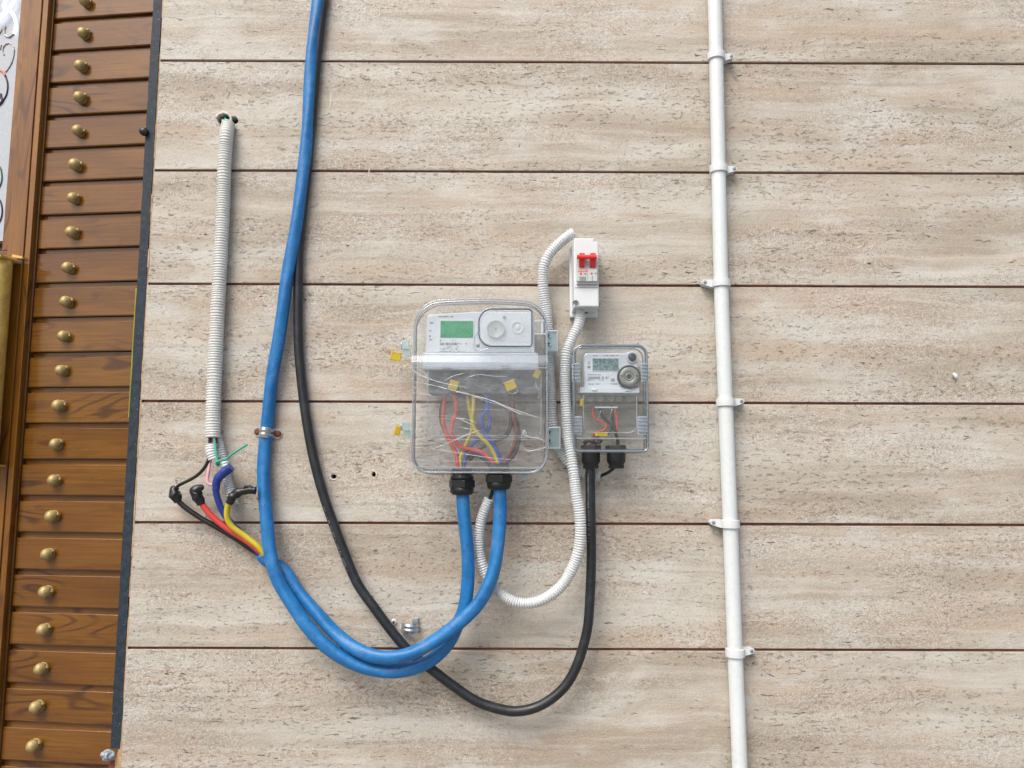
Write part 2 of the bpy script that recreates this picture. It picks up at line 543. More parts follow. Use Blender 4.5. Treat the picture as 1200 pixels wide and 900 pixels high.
m_mblue = plain("blue_wire", (.02, .07, .38), .36, 0, .15, 80)
m_greenw = plain("green_wire", (.0, .32, .20), .4, 0, .1, 60)
m_pinkw = plain("pink_wire", (.66, .33, .40), .42, 0, .25, 45)
m_dredw = plain("dark_red_wire", (.22, .012, .014), .4)
m_ink = plain("grey_ink", (.14, .16, .18), .7)
m_inkl = plain("pale_grey_ink", (.30, .33, .35), .7)
m_dark = plain("dark_gasket", (.02, .028, .038), .4)
m_lcdg = lcd_mat("green_display", (.003, .21, .075), (.025, .30, .15))
m_lcdd = lcd_mat("grey_green_display", (.03, .085, .085), (.20, .31, .30))
m_port = plain("grey_port_ring", (.20, .22, .20), .4, .2)
m_portg = plain("pale_port", (.40, .44, .43), .5, 0, .15, 60)
m_zinc = plain("zinc_plate", (.50, .54, .57), .30, .85, .15, 90, .2)
m_rust = plain("rusty_screw", (.16, .055, .022), .75, .2, .5, 160, .8, 200)
m_screw = plain("steel_screw", (.30, .32, .33), .4, .8)
m_yellow = plain("yellow_green_strip", (.25, .24, .008), .4)
m_brick = plain("red_paint_block", (.23, .055, .05), .7, 0, .15, 60)
m_mortar = plain("grey_mortar", (.26, .31, .34), .9, 0, .7, 160, 1.0, 120)
m_speck = plain("cream_paint_speck", (.52, .50, .43), .7)
m_cut = plain("broken_hole_edge", (.60, .57, .52), .9, 0, .15, 90, .8)
m_clear = clear_mat("clear_cover", milk=.022, scratch_sheen=.05, dust=.09, gloss=.05)
m_tray = clear_mat("clear_tray", tint=(.97, .97, .97), milk=.01, gloss=.02, edge=.2)
m_rim = clear_mat("clear_rim", tint=(.70, .76, .80), milk=.20, gloss=.14, edge=.6, rough=.1)
m_rimd = clear_mat("clear_dark_edge", tint=(.42, .47, .52), milk=.05, gloss=.10, edge=.5, rough=.1)
m_frost = clear_mat("frosted_plastic", tint=(.88, .92, .95), milk=.42, milkcol=(.72, .79, .85), gloss=.08, edge=.3, rough=.2)
m_pane = clear_mat("hazy_window_pane", milk=.24, milkcol=(.66, .71, .75), gloss=.06, edge=.3, dust=.15)
m_tcover = clear_mat("dusty_terminal_cover", tint=(.88, .89, .90), milk=.02, milkcol=(.50, .53, .55), gloss=.02, edge=.3, dust=.07)
m_sclear = clear_mat("clear_small_cover", tint=(.96, .975, .985), milk=.02, gloss=.06, edge=.5)
m_srim = clear_mat("bluish_clear_rim", tint=(.42, .50, .57), milk=.18, milkcol=(.55, .62, .68), gloss=.14, edge=.6)
m_hinge = clear_mat("pale_blue_latch", tint=(.70, .84, .86), milk=.35, milkcol=(.50, .64, .66), gloss=.10, edge=.4)
m_ledge = clear_mat("hazy_ledge", tint=(.95, .96, .98), milk=.10, milkcol=(.60, .68, .76), gloss=.03, edge=.12, rough=.15)
m_film = clear_mat("cling_film_sheet", tint=(.97, .97, .98), milk=.004, milkcol=(.8, .82, .84), gloss=.025, edge=.12, rough=.12, scratch_sheen=.16, dust=.03)  # pale streaks put the film's broad reflections into its milky colour
m_crease = clear_mat("film_crease", tint=(.95, .96, .97), milk=.55, milkcol=(.85, .87, .88), gloss=.15, edge=.3)
m_seal = clear_mat("yellow_seal_plastic", tint=(.88, .74, .10), milk=.62, milkcol=(.66, .52, .02), gloss=.07, edge=.3)
def neon_mat():
    t = NT("lit_white_tube")
    return t.done(t.n("Emission", {"Color": (.86, .88, 1, 1), "Strength": 1.6}))
m_neon = neon_mat()
m_glit = plain("silver_glitter", (.34, .32, .29), .35, .7, .6, 500, .8, 500)
m_coral = plain("coral_ink", (.55, .17, .11), .5)
m_navy = plain("near_black_ink", (.012, .010, .03), .4)
m_green = plain("dark_green_ink", (.02, .10, .08), .4)
m_pave = plain("grey_pavement", (.22, .215, .205), .85, 0, .2, 6, .5, 60)

# ------------------------------------------------------------------ ground
mb = MB()
mb.add([(-200, -200, 0), (200, -200, 0), (200, 200, 0), (-200, 200, 0)], [(0, 1, 2, 3)])
tag(mb.build("pavement", m_pave), kind="structure")

# ------------------------------------------------------------------ stone wall
JZ, JH, GAP = 2.2092, 0.2, 0.0043
XL, XR = -0.6166, 1.75
wall = empty("stone_wall", (0.5, 0.02, 0), "travertine patterned stone wall of long horizontal tiles with thin dark grooves between them", "wall")
mb = MB(); box(mb, XL + .004, XR, .0185, .22, 0, 3.0); part(mb, "wall_core", m_core, wall)
holes = [(P(262.5, 140, 0), .0125, .011), (P(274.5, 141, 0), .0075, .0085), (P(391, 558.5, 0), .0053, .0048), (P(438, 556, 0), .0042, .0050)]
def circle_pts(c, rx, rz, n=18, seed=0):
    r_ = random.Random(seed)
    return [(c.x + rx * math.cos(2 * PI * k / n) * r_.uniform(.86, 1.1), c.z + rz * math.sin(2 * PI * k / n) * r_.uniform(.86, 1.1)) for k in range(n)]
def plank(zc, hole_ids, xl):
    cu = bpy.data.curves.new("plank", 'CURVE')
    cu.dimensions = '2D'; cu.fill_mode = 'BOTH'
    cu.extrude = .0082; cu.bevel_depth = .0008; cu.bevel_resolution = 1
    hh = (JH - GAP) / 2 - .0008
    loops = [[(xl, -hh), (XR, -hh), (XR, hh), (xl, hh)]]
    loops[0] = [(xl, -hh)] + [(xl + (XR - xl) * i / 20, -hh + random.uniform(-.0002, .0002)) for i in range(1, 20)] + [(XR, -hh), (XR, hh)] + \
               [(xl + (XR - xl) * i / 20, hh + random.uniform(-.0002, .0002)) for i in range(19, 0, -1)] + [(xl, hh)]
    if 'big' in hole_ids:
        # two overlapping bores run together
        a, b = holes[0], holes[1]
        pts = []
        for k in range(40):
            an = 2 * PI * k / 40
            d = Vector((math.cos(an), 0, math.sin(an)))
            best = 0
            for (c, rx, rz) in (a, b):
                for s in range(1, 60):
                    q = a[0] + d * (s * .0006)
                    if ((q.x - c.x) / rx) ** 2 + ((q.z - c.z) / rz) ** 2 < 1: best = max(best, s * .0006)
            q = a[0] + d * best * random.uniform(.96, 1.05)
            pts.append((q.x, q.z - zc))
        loops.append(pts)
    for h in hole_ids:
        if h != 'big':
            loops.append([(x, z - zc) for x, z in circle_pts(*holes[h], seed=h)])
    for l in loops:
        s_ = cu.splines.new('POLY'); s_.points.add(len(l) - 1); s_.use_cyclic_u = True
        for q, (x, z) in zip(s_.points, l): q.co = (x, z, 0, 1)
    tmp = bpy.data.objects.new("tmp", cu); COL.objects.link(tmp)
    dg = bpy.context.evaluated_depsgraph_get()
    me = bpy.data.meshes.new_from_object(tmp.evaluated_get(dg))
    bpy.data.objects.remove(tmp); bpy.data.curves.remove(cu)
    me.transform(Matrix.Rotation(PI / 2, 4, 'X'))
    me.materials.clear(); me.materials.append(m_stone)
    ob = bpy.data.objects.new("plank", me); COL.objects.link(ob)
    ob.parent = wall
    ob.location = Vector((0, .0090, zc)) - wall.location
    return ob
for k in range(-3, 11):
    zt = JZ - k * JH
    zc = zt - JH / 2
    ids = []
    if zc - .1 < holes[0][0].z < zc + .1: ids.append('big')
    for h in (2, 3):
        if zc - .1 < holes[h][0].z < zc + .1: ids.append(h)
    plank(zc, ids, XL + random.uniform(-.0008, .0008))
for k in range(-3, 12):
    z = JZ - k * JH
    mb = MB(); box(mb, XL + .002, XR, .0036, .0182, z - GAP / 2 - .0012, z + GAP / 2 + .0012)
    part(mb, "joint_filler", m_joint, wall)
mb = MB()
pa = []
for i in range(60):
    z = 1.0 + i * (2.9 - 1.0) / 59
    pa.append(z)
for z0, z1 in zip(pa, pa[1:]):
    x = XL - random.uniform(.0022, .0036)
    box(mb, x, XL - .0003, random.uniform(-.0004, .0012), .02, z0, z1)
part(mb, "adhesive_bead", m_glue, wall)
# torn rim of the tile round the conduit bore
mb = MB()
c = holes[0][0]
path = [c + Vector((.0128 * math.cos(a), -.0012 + random.uniform(-.001, .0006), .0115 * math.sin(a))) for a in [(-.6 + 3.6 * i / 16) for i in range(17)]]
sweep(mb, path, lambda s, a, i: .0022 + .0010 * math.sin(i * 2.1) * math.cos(a * 2), 8)
part(mb, "broken_rim", m_cut, wall)
mb = MB()
for (c, rx, rz), aa in ((holes[2], (2.6, 5.2)), (holes[3], (-.9, 1.9))):
    path = [c + Vector(((rx + .0008) * math.cos(a), -.0002, (rz + .0008) * math.sin(a))) for a in [aa[0] + (aa[1] - aa[0]) * i / 10 for i in range(11)]]
    sweep(mb, path, lambda s, a, i: .0011 + .0004 * math.sin(i * 1.7), 6)
part(mb, "chipped_edge", m_cut, wall)
# paint specks and fine scratches seen on the tiles
mb = MB()
for (x0, y0, x1, y1, wd) in ((388, 108, 387, 127, 2.6), (735, 118, 752, 148, .9), (432, 207, 433, 196, 1.2), (421, 193, 421, 199, 1.6), (288, 530, 285, 541, 1.2), (235, 625, 233, 634, 1.3),
                             (194, 220, 193, 226, 1.4), (201, 222, 200, 229, 1.4), (205, 207, 204, 215, 1.2), (602, 748, 602, 760, 1.0), (622, 668, 622, 676, 1.1), (744, 80, 746, 84, 1.4), (1036, 308, 1037, 311, 1.6),
                             (1052, 338, 1052, 343, 1.2), (326, 770, 325, 778, 1.0), (1080, 300, 1081, 304, 1.2), (572, 575, 573, 580, 1.3)):
    a, b = P(x0, y0, 0), P(x1, y1, 0)
    d = (b - a).normalized(); nn = Vector((d.z, 0, -d.x)) * (wd * .0007)
    n = 6
    ring = [a.lerp(b, i / n) + nn * math.sin(PI * (i + .6) / (n + 1.2)) * random.uniform(.7, 1.2) for i in range(n + 1)] + \
           [a.lerp(b, i / n) - nn * math.sin(PI * (i + .6) / (n + 1.2)) * random.uniform(.7, 1.2) for i in range(n, -1, -1)]
    prism(mb, [(p.x, p.z) for p in ring], .0006, -.0005)
tag(part(mb, "paint_speck", m_speck, wall), kind="stuff")

# ------------------------------------------------------------------ dark strip at the wall's end
tz0, tz1 = P(131, 877, 0).z, 2.75
trim = empty("edge_strip", (-.628, .01, tz0), "narrow upright dark granite strip between the timber boards and the stone wall", "edge trim")
mb = MB()
n = 50
ls = []
for i in range(n + 1):
    z = tz0 + (tz1 - tz0) * i / n
    j = random.uniform(-.0005, .0005)
    ls.append([Vector((-.6352 + j, -.0005, z)), Vector((-.6196 + random.uniform(-.0004, .0003), -.0008, z)), Vector((-.6196, .05, z)), Vector((-.6352 + j, .05, z))])
shell(mb, ls, True, True, False)
part(mb, "strip_body", m_granite, trim)
mb = MB()
a = P(166.5, 154, .002)
sweep(mb, catmull([a + Vector((.010, 0, -.004)), a + Vector((.002, -.001, 0)), a + Vector((-.0030, -.0005, .0025))], .001), lambda s, an, i: .0072 * math.sqrt(max(.08, 1 - ((i - 7) / 8.5) ** 2)), 14)
tag(part(mb, "rubber_tab", m_tape, trim))
mb = MB()
c = P(126.5, 885, .004)
sub_ = bmesh.new(); bmesh.ops.create_icosphere(sub_, subdivisions=4, radius=1)
from mathutils import noise as mn
vv = []
for v in sub_.verts:
    k = 1 + .35 * mn.noise(v.co * 1.6 + Vector((3, 1, 2))) + .14 * mn.noise(v.co * 5) + .06 * mn.noise(v.co * 11)
    vv.append(c + Vector((v.co.x * .0095 * k, v.co.y * .008 * k, v.co.z * .0088 * k)))
mb.add(vv, [[v.index for v in f.verts] for f in sub_.faces], True); sub_.free()
tag(mb.build("mortar_lump", m_mortar), "rough grey lump of mortar stuck under the bottom end of the dark strip", "mortar lump")
mb = MB(); a, b = P(128, 893, -.004), P(139.5, 893, -.004)
box(mb, a.x, b.x, .004, .045, .78, a.z, .0008)
tag(mb.build("red_block", m_brick), "dull red block end showing below the grey mortar lump beside the stone wall", "block")
mb = MB(); a = P(137, 876, 0)
prism(mb, [(a.x, a.z - .055), (XL - .0006, a.z - .055), (XL - .0006, a.z + .004), (a.x + .003, a.z - .002), (a.x - .002, a.z - .02)], .003, .0)
tag(mb.build("adhesive_patch", m_glue), "tan smear of tile adhesive beside the grey mortar lump at the wall's corner", "adhesive")
mb = MB(); a, b = P(157.6, 338, -.008), P(153.2, 489, -.008)
box(mb, -.6405, -.6372, .006, .0075, b.z, a.z)
tag(mb.build("yellow_strip", m_yellow), "thin yellow green strip wedged behind the dark granite strip beside the boards", "strip")

# ------------------------------------------------------------------ timber front
clad = empty("wooden_cladding", (WO.x, WO.y, 0), "varnished brown wooden boarding of horizontal planks with a brass stud on each", "cladding", rz=-TH, world_kids=False)
BP = .06202
BZ = 2.3185
prof = [(.0068, .0), (.0068, -.0088), (.0004, -.0092), (0, -.0098), (0, -.0530), (.0, -.0595), (.0010, -.0612), (.012, -.0612), (.016, -.0612), (.016, .001)]
mbb = MB()
U0, U1 = -.2235, .004
shell(mbb, [[Vector((U0, y, z)) for y, z in prof], [Vector((U1, y, z)) for y, z in prof]], True, True, False)
board0 = mbb.build("board", m_wood)
mbs = MB()
lathe(mbs, [(.0010, .0), (.0088, .0), (.0092, -.0012), (.0070, -.0022), (.0078, -.0030), (.0092, -.0060), (.0094, -.0082), (.0086, -.0115), (.0066, -.0145), (.0036, -.0164), (.0006, -.0170)], (0, 0, 0), (0, 1, 0), 20)
lathe(mbs, [(.0008, .0), (.0026, .0), (.0029, .0022), (.0024, .0034), (.0006, .0036)], (.0078, -.0050, .0034), (.88, -.1, .45), 7, False)
stud0 = mbs.build("stud", m_brass)
# stud offsets along the board and from its upper line, board by board
studs = {k: (-.1485 + d, dz) for k, (d, dz) in enumerate([(-.002, 0), (-.001, .0), (-.0015, -.001), (.001, .001), (.002, .0005), (.0015, -.001), (.001, .0), (.003, -.0005), (.0, -.002), (.001, -.001), (.001, .0), (.0005, .002), (0, .003), (0, -.001), (0, .0), (.001, .001), (-.002, 0), (0, .0), (0, .0), (0, -.001), (-.003, 0), (-.003, .001)])}
for k in range(-2, 24):
    z = BZ - (k - 1) * BP + BP * 0
    b = board0 if k == -2 else board0.copy()
    if k != -2: COL.objects.link(b)
    b.parent = clad
    b.location = (random.uniform(-.0005, .0005), random.uniform(-.0004, .0004), z - BP * 0)
    s = stud0 if k == -2 else stud0.copy()
    if k != -2: COL.objects.link(s)
    s.parent = b
    d, dz = studs.get(k, (-.1485, 0))
    s.location = (d, 0.0005, -.0350 + dz)
    s.rotation_euler = (0, random.uniform(-.25, .45), 0)
    s.scale = [random.uniform(1.03, 1.14)] * 3
mb = MB(); box(mb, -.60, .012, .0165, .05, .3, 2.75); mb.build("back_panel", m_woodd, clad)

door = empty("shop_door", (WO.x, WO.y, 0), "brown varnished timber door frame with gold pull handle at the far left", "door", rz=-TH, world_kids=False)
mb = MB()
box(mb, -.2600, -.2290, -.0150, .0162, .3, 2.75, .0012)
mb.build("stile", m_woodv, door)
mb = MB()
box(mb, -.2284, -.2176, -.0128, .0160, .3, 2.75, .0012)
mb.build("moulding", m_woodv, door)
mb = MB()
box(mb, -.2176, -.2130, -.0040, .0158, .3, 2.75, .0008)  # dark strip put in where the moulding's side only lies in shade
mb.build("shade_strip", m_woodd, door)
zs = W(8, 283, .0).z
mb = MB()
box(mb, -.2760, -.2612, -.0085, .016, zs - .02, 2.75, .0015)
mb.build("glazing_bead", m_woodv, door)
mb = MB()
box(mb, -.62, -.2612, -.0090, .016, zs - .036, zs - .0205, .0015)
mb.build("lower_bead", m_wood, door)
mb = MB()
box(mb, -.62, -.2612, -.004, .016, .3, zs - .0365, .001)
mb.build("lower_panel", m_woodd, door)
hz1, hz0 = W(5, 304, .04).z, W(5, 546, .04).z
mb = MB()
sweep(mb, catmull([Vector((-.2520, -.040, hz0)), Vector((-.2520, -.040, hz1))], .02), .0205, 28)
hnd = mb.build("pull_handle", m_gold, door)
mb = MB()
for z in (hz1, hz0):
    prism(mb, [(-.2765, z - .0015), (-.2315, z - .0015), (-.2310, z + .0018), (-.2770, z + .0022)], -.0155, -.062)
o = mb.build("handle_bracket", m_gold); o.parent = hnd
mb = MB(); a = W(26.5, 300, .0152)
prism(mb, [(-.2420, a.z - .004), (-.2225, a.z - .007), (-.2222, a.z - .0035), (-.2420, a.z + .001)], -.0152, -.024)
o = mb.build("handle_fixing", m_gold); o.parent = hnd

sign = empty("light_sign", (WO.x, WO.y, zs), "white glass sign panel with lit white lettering and scroll ornaments in the timber door", "sign", rz=-TH, world_kids=False)
mb = MB(); box(mb, -.60, -.2764, -.0045, .0155, 0, 2.74 - zs)
mb.build("sign_panel", m_signw, sign)
def wp(lst, off):
    out = []
    for x, y in lst:
        v = W(x, y, off); v.z -= zs; out.append(v)
    return out
mb = MB()
sweep(mb, catmull(wp([(17, -8), (16.5, 1), (13, 7), (9, 11), (5.5, 10), (4, 7), (6, 2), (8, -2), (9, -8)], .014), .003), .0024, 10)
sweep(mb, catmull(wp([(-6, 26), (0, 20), (5, 15.5), (9, 11.8), (13, 13.5), (16.5, 19), (18.6, 26), (18.6, 33), (16.8, 39)], .0142), .003), .0028, 10)
mb.build("neon_tube", m_neon, sign)
mb = MB()
for l, r in (([(16, 39), (13, 42.5), (9.5, 43.5), (6, 41), (5, 36), (6.5, 30.5)], .0016), ([(1.5, 34), (1, 37), (-2, 40)], .0015),
             ([(5, 64.5), (3, 61), (3.6, 56), (6.5, 52), (10.5, 50.5), (14, 52.5), (16.2, 57), (16.2, 63), (14, 72), (10.5, 79), (6.5, 84.5)], .0011),
             ([(1.5, 52), (0, 58)], .001)):
    sweep(mb, catmull(wp(l, .0052), .003), lambda s, a, i: r * (1 + .25 * math.sin(i * 2.3)), 8)
mb.build("glitter_scroll", m_glit, sign)
mb = MB(); sweep(mb, catmull(wp([(-4, 80), (0, 82), (3.5, 84.5), (6.5, 89.5)], .0052), .003), .0022, 8); mb.build("coral_arc", m_coral, sign)
mb = MB(); sweep(mb, catmull(wp([(6.5, 89.5), (8.6, 96), (9, 103), (7.5, 111), (3.5, 118), (-2, 123)], .0052), .003), .0014, 8)
sweep(mb, catmull(wp([(.5, 110), (1.5, 115), (3.5, 117), (0, 122), (-4, 124)], .0053), .003), .0024, 8); mb.build("dark_arc", m_navy, sign)
mb = MB(); sweep(mb, catmull(wp([(-3, 193), (0, 196), (2, 204), (2, 211), (0, 218), (-3, 222)], .0052), .003), .0013, 8); mb.build("green_arc", m_green, sign)
mb = MB(); sweep(mb, catmull(wp([(-3, 232), (0, 235), (2.3, 243), (2.3, 251), (0, 259), (-3, 262)], .0052), .003), .0013, 8); mb.build("blue_arc", m_navy, sign)

# ------------------------------------------------------------------ white pipe with its clips
pipe = empty("conduit_pipe", P(866.5, 900, .016), "straight smooth white plastic pipe running up the full height of the stone wall", "pipe")
def pc(y):
    pts = [(-60, 835.2), (0, 837.5), (160, 841.2), (330, 845), (420, 848.2), (640, 856.7), (770, 861.6), (900, 867)]
    for (a, xa), (b, xb) in zip(pts, pts[1:]):
        if a <= y <= b: return xa + (xb - xa) * (y - a) / (b - a)
    return pts[-1][1]
mb = MB()
path = [P(pc(y), y, .0165) for y in (-60, 0, 160, 330, 420, 640, 770, 900)]
path = [path[0] + Vector((0, 0, .25))] + path + [path[-1] + Vector((.002, 0, -.25))]
sweep(mb, catmull(path, .03), .0121, 28)
part(mb, "pipe_tube", m_pvc, pipe)
def clip(y, side, label, g=None):
    c = P(pc(y), y, .0165)
    e = empty("pipe_clip", Vector((c.x, 0, c.z)), label, "pipe clip", "clips holding the straight white pipe")
    R0, R1, h = .0124, .0152, .0068
    mb = MB()
    ls = []
    n = 26
    for k in range(n + 1):
        a = PI * (-.12 + 1.24 * k / n)
        d = Vector((math.cos(a), -math.sin(a), 0))
        ls.append([c + d * R0 + Vector((0, 0, -h)), c + d * R1 + Vector((0, 0, -h + .0006)), c + d * (R1 + .0002), c + d * R1 + Vector((0, 0, h - .0006)), c + d * R0 + Vector((0, 0, h))])
    shell(mb, ls, True, True, False)
    band = part(mb, "clip_band", m_white, e)
    s = side
    mb = MB()
    tc = c + Vector((s * .0270, 0, .002))
    # ear tapering away from the band to a rounded boss
    ol = [(c.x + s * .0135, c.z + h), (c.x + s * .0135, c.z - h)]
    for k in range(9):
        a = -PI / 2 + PI * k / 8
        ol.append((tc.x + s * .0046 * math.cos(a), tc.z + .0046 * math.sin(a)))
    prism(mb, ol, -.0155, -.0008)
    part(mb, "clip_ear", m_white, e)
    mb = MB(); lathe(mb, [(.0028, 0), (.0028, .0012), (.0021, .0018), (.0009, .0014)], (tc.x, -.0154, tc.z), (0, -1, 0), 12)
    part(mb, "screw", m_screw, e)
    return e
clip(66.5, 1, "topmost clip on the smooth white pipe, screw ear pointing right")
clip(198.5, 1, "second white pipe clip from the top, screw ear pointing right")
clip(332, -1, "third white pipe clip from the top, screw ear pointing left")
clip(471.5, 1, "fourth white pipe clip from the top, screw ear pointing right, above the left-eared lower clip")
clip(614, -1, "fifth white pipe clip from the top, screw ear pointing left")
clip(764.5, 1, "lowest white pipe clip on the smooth pipe, screw ear pointing right")

# ------------------------------------------------------------------ corrugated conduits
def corr(mb, path, R, pitch=.0041, depth=.0022, seg=18, a0=0.0, a1=2 * PI, caps=True):
    st = pitch / 7
    pts = catmull(path, st)
    sd_ = random.uniform(0, 50)
    def rr(s, a, i):
        ph = s / pitch + .9 * mn.noise(Vector((s * 16, sd_, 0))) + .35 * mn.noise(Vector((s * 60, sd_, 4)))
        q = abs((ph % 1.0) - .5)
        g = max(0.0, 1 - (q / .24) ** 2)
        ov = 1 + .018 * mn.noise(Vector((s * 22, sd_, 9))) + .02 * math.cos(2 * a + s * 8)
        return (R(s) if callable(R) else R) * ov - depth * g
    return sweep(mb, pts, rr, seg, caps, a0, a1)

cl = empty("corrugated_conduit", P(250, 512, .015), "grey white corrugated conduit hanging from a bore at the left, its lower end torn", "conduit", "corrugated conduits")
mb = MB()
corr(mb, pp([(267.5, 146, .006), (265.5, 158, .014), (264, 176, .0145), (262.5, 205, .0145), (261.5, 240, .014), (258.5, 300, .014), (254.5, 375, .014), (251.5, 440, .015), (250, 480, .017), (249.5, 513, .019)]), .0118, .0044, .0019)
part(mb, "conduit_tube", m_corrg, cl)
mb = MB()
corr(mb, pp([(254.5, 508, .008), (258, 522, .008), (262.5, 545, .009), (267, 565, .012), (271, 580, .014), (274, 592, .014)]), lambda s: .0060 + .030 * s, .0040, .0020, 12, -PI * .50, PI * .50, False)
torn = part(mb, "torn_strip", m_corr, cl)
mb = MB()
corr(mb, pp([(247.5, 521, .022), (248, 529, .024), (251, 538, .024)]), .0098, .0042, .0014, 14, -PI * .62, PI * .55, False)
corr(mb, pp([(262, 541, .018), (263.5, 546, .02), (266, 551, .02)]), .0090, .0042, .0014, 12, -PI * .5, PI * .5, False)
part(mb, "torn_shred", m_corr, cl)
def wire_thing(name, lst, r, m, label, cat="wire", group=None, tape=None):
    pts = pp(lst)
    e = empty(name, pts[0], label, cat, group)
    mb = MB(); sweep(mb, catmull(pts, .003), r, 12); part(mb, "insulation", m, e)
    return e
# wires that come out of the conduit
wire_thing("green_wire", [(262, 138, -.012), (264.5, 140, .002), (266, 146, .010), (265, 160, .014)], .0019, m_greenw, "short green wire visible in the mouth of the bore above the conduit", "wire")
wire_thing("white_wire", [(259, 140, -.012), (262, 142, .001), (262.5, 148, .008), (263, 160, .012)], .0018, m_white, "pale wire beside the green wire in the mouth of the bore", "wire")
wire_thing("black_wire", [(268, 138, -.012), (269.5, 142, .0), (270, 147, .006), (268, 158, .010)], .0026, m_black, "short black wire right of the green wire in the mouth of the bore", "wire")
gw = wire_thing("green_wire", [(251, 500, .022), (251.5, 512, .024), (253, 528, .030), (255.5, 541, .034), (256, 545, .036)], .0017, m_greenw, "green wire tied in a knot, loose end sticking out right below the grey conduit", "wire")
mb = MB()
sweep(mb, catmull(pp([(256, 545, .036), (253.5, 543.5, .038), (254, 541.5, .040), (258, 540, .040), (264, 538.5, .038), (271, 533, .036), (281, 526.5, .034), (290, 521, .034)]), .002), .0017, 10)
sweep(mb, catmull(pp([(253.2, 542, .033), (255.5, 545.5, .034), (257.5, 541.5, .036)]), .002), .0017, 10)
part(mb, "loose_end", m_greenw, gw)
wire_thing("pink_wire", [(248, 500, .02), (247.5, 530, .021), (246, 541, .024), (244.5, 552, .026), (243, 562, .027), (244.5, 567, .027), (249, 568, .026), (254, 563, .02), (260, 556, .016), (268, 566, .014), (271, 580, .014)], .0025, m_pinkw, "pink and white wire bent in a loop below the torn conduit end", "wire")
wire_thing("red_wire", [(254, 500, .019), (254, 515, .019), (254.5, 530, .014), (259, 545, .012)], .0016, m_dredw, "thin dark red wire just right of the green wire inside the torn conduit", "wire")

# ------------------------------------------------------------------ blue cables
def lobed(r):
    return lambda s, a, i: r * (1 + .05 * math.cos(3 * (a - s * 13.0)) + .006 * math.sin(s * 70))
RB = .0104
blA = empty("blue_cable", P(458, 788, .03), "thick blue cable coming down from the top of the wall through the saddle clamp", "cable", "thick blue power cables")
mb = MB()
A = [(376, -60, .0125), (373, 0, .0125), (368.5, 35, .0125), (364.7, 72, .0125), (361.8, 130, .0125), (356.4, 195, .014), (347.8, 260, .016), (336, 330, .018), (326.3, 400, .017), (318, 450, .0145), (313.6, 490, .0118), (312.2, 506, .0112),
     (309.5, 540, .0125), (309.5, 575, .018), (311.5, 600, .023), (316.5, 645, .030), (325.5, 679, .034), (340.5, 706, .037), (358.5, 732, .040), (380, 755, .042), (404, 772, .043), (431, 783.5, .043), (458, 787, .042), (482, 783.5, .040), (506, 772.5, .038), (525, 754, .037), (537, 731, .038), (545, 710, .040), (548.5, 670, .044), (546.5, 630, .046), (543.2, 595, .046), (542.3, 570, .046)]
sweep(mb, catmull(pp(A), .005), lobed(RB), 24)
part(mb, "sheath", m_blue, blA)
blB = empty("blue_cable", P(446, 770, .03), "thick blue cable whose left end is stripped into four taped coloured cores", "cable", "thick blue power cables")
mb = MB()
B = [(306.5, 649, .012), (311, 655.5, .0115), (318, 660, .0115), (332, 668, .012), (350, 694, .016), (371, 718.5, .024), (395, 744.5, .034), (419, 761.5, .046), (446, 770, .054), (476, 767.5, .060), (497, 758.5, .062), (515, 747.5, .063), (531, 735.5, .064), (547, 722, .062), (560, 707.5, .060), (571, 689, .058), (579, 667, .056), (583.5, 640, .053), (585.5, 616, .050), (586, 590, .047), (585, 565, .046)]
sweep(mb, catmull(pp(B), .005), lobed(RB), 24)
part(mb, "sheath", m_blue, blB)
# collar where the sheath is cut
def core(lst, r, m, nm="core"):
    mb = MB(); sweep(mb, catmull(pp(lst), .003), r, 12)
    return part(mb, nm, m, blB)
cb = core([(310, 655, .012), (303, 649, .011), (293, 643, .012), (280, 633.5, .014), (255, 618.5, .016), (232, 605, .018), (214, 592, .020), (206, 583, .021), (204.5, 577, .021)], .0043, m_blackw)
cr_ = core([(311, 653, .016), (302, 643.5, .017), (290, 634.5, .018), (265, 618.5, .021), (250, 606.5, .024), (240, 595, .026), (233, 584, .027), (231, 578, .027)], .0050, m_redw)
cbl = core([(310, 654, .012), (296, 640, .013), (279, 622, .017), (265, 606, .026), (257, 590, .030), (253, 574, .033), (254.5, 563, .034), (261, 555, .035), (270.5, 548, .036)], .0053, m_bluew)
cy_ = core([(311, 651, .02), (303, 641, .021), (288, 629, .022), (272, 617, .026), (266.5, 608, .029), (266, 598, .031), (269, 588, .033), (272, 582, .034)], .0047, m_yeloww)
def taped(lst, rf, parent):
    mb = MB()
    pts = catmull(pp(lst), .0012)
    n = len(pts)
    sweep(mb, pts, lambda s, a, i: rf(i / (n - 1)) * (1 + .22 * mn.noise(Vector((math.cos(a) * 1.1, math.sin(a) * 1.1, s * 110))) + .12 * mn.noise(Vector((math.cos(a) * 3, math.sin(a) * 3, s * 380))) + .03 * math.sin(s * 700 + a * 2)), 16)
    return sub(mb, "tape_wrap", m_tape, parent)
def sub(mb, name, m, parent):
    ob = mb.build(name, m)
    ob.parent = parent
    return ob
taped([(209, 588, .021), (206, 582, .0215), (204, 575, .022), (206.5, 570.5, .021)], lambda t: .0058 + .0036 * math.sin(PI * min(1, t * 1.1)), cb)
taped([(236, 591, .027), (232, 583, .029), (229.5, 576, .030), (233, 572.5, .031), (238.5, 570.5, .031)], lambda t: .0062 + .0030 * math.sin(PI * t) - .003 * max(0, t - .7) / .3, cr_)
mb = MB(); pts = catmull(pp([(253, 574, .033), (254.5, 563, .034), (261, 555, .035), (271, 547.5, .036)]), .0012); nq = len(pts)
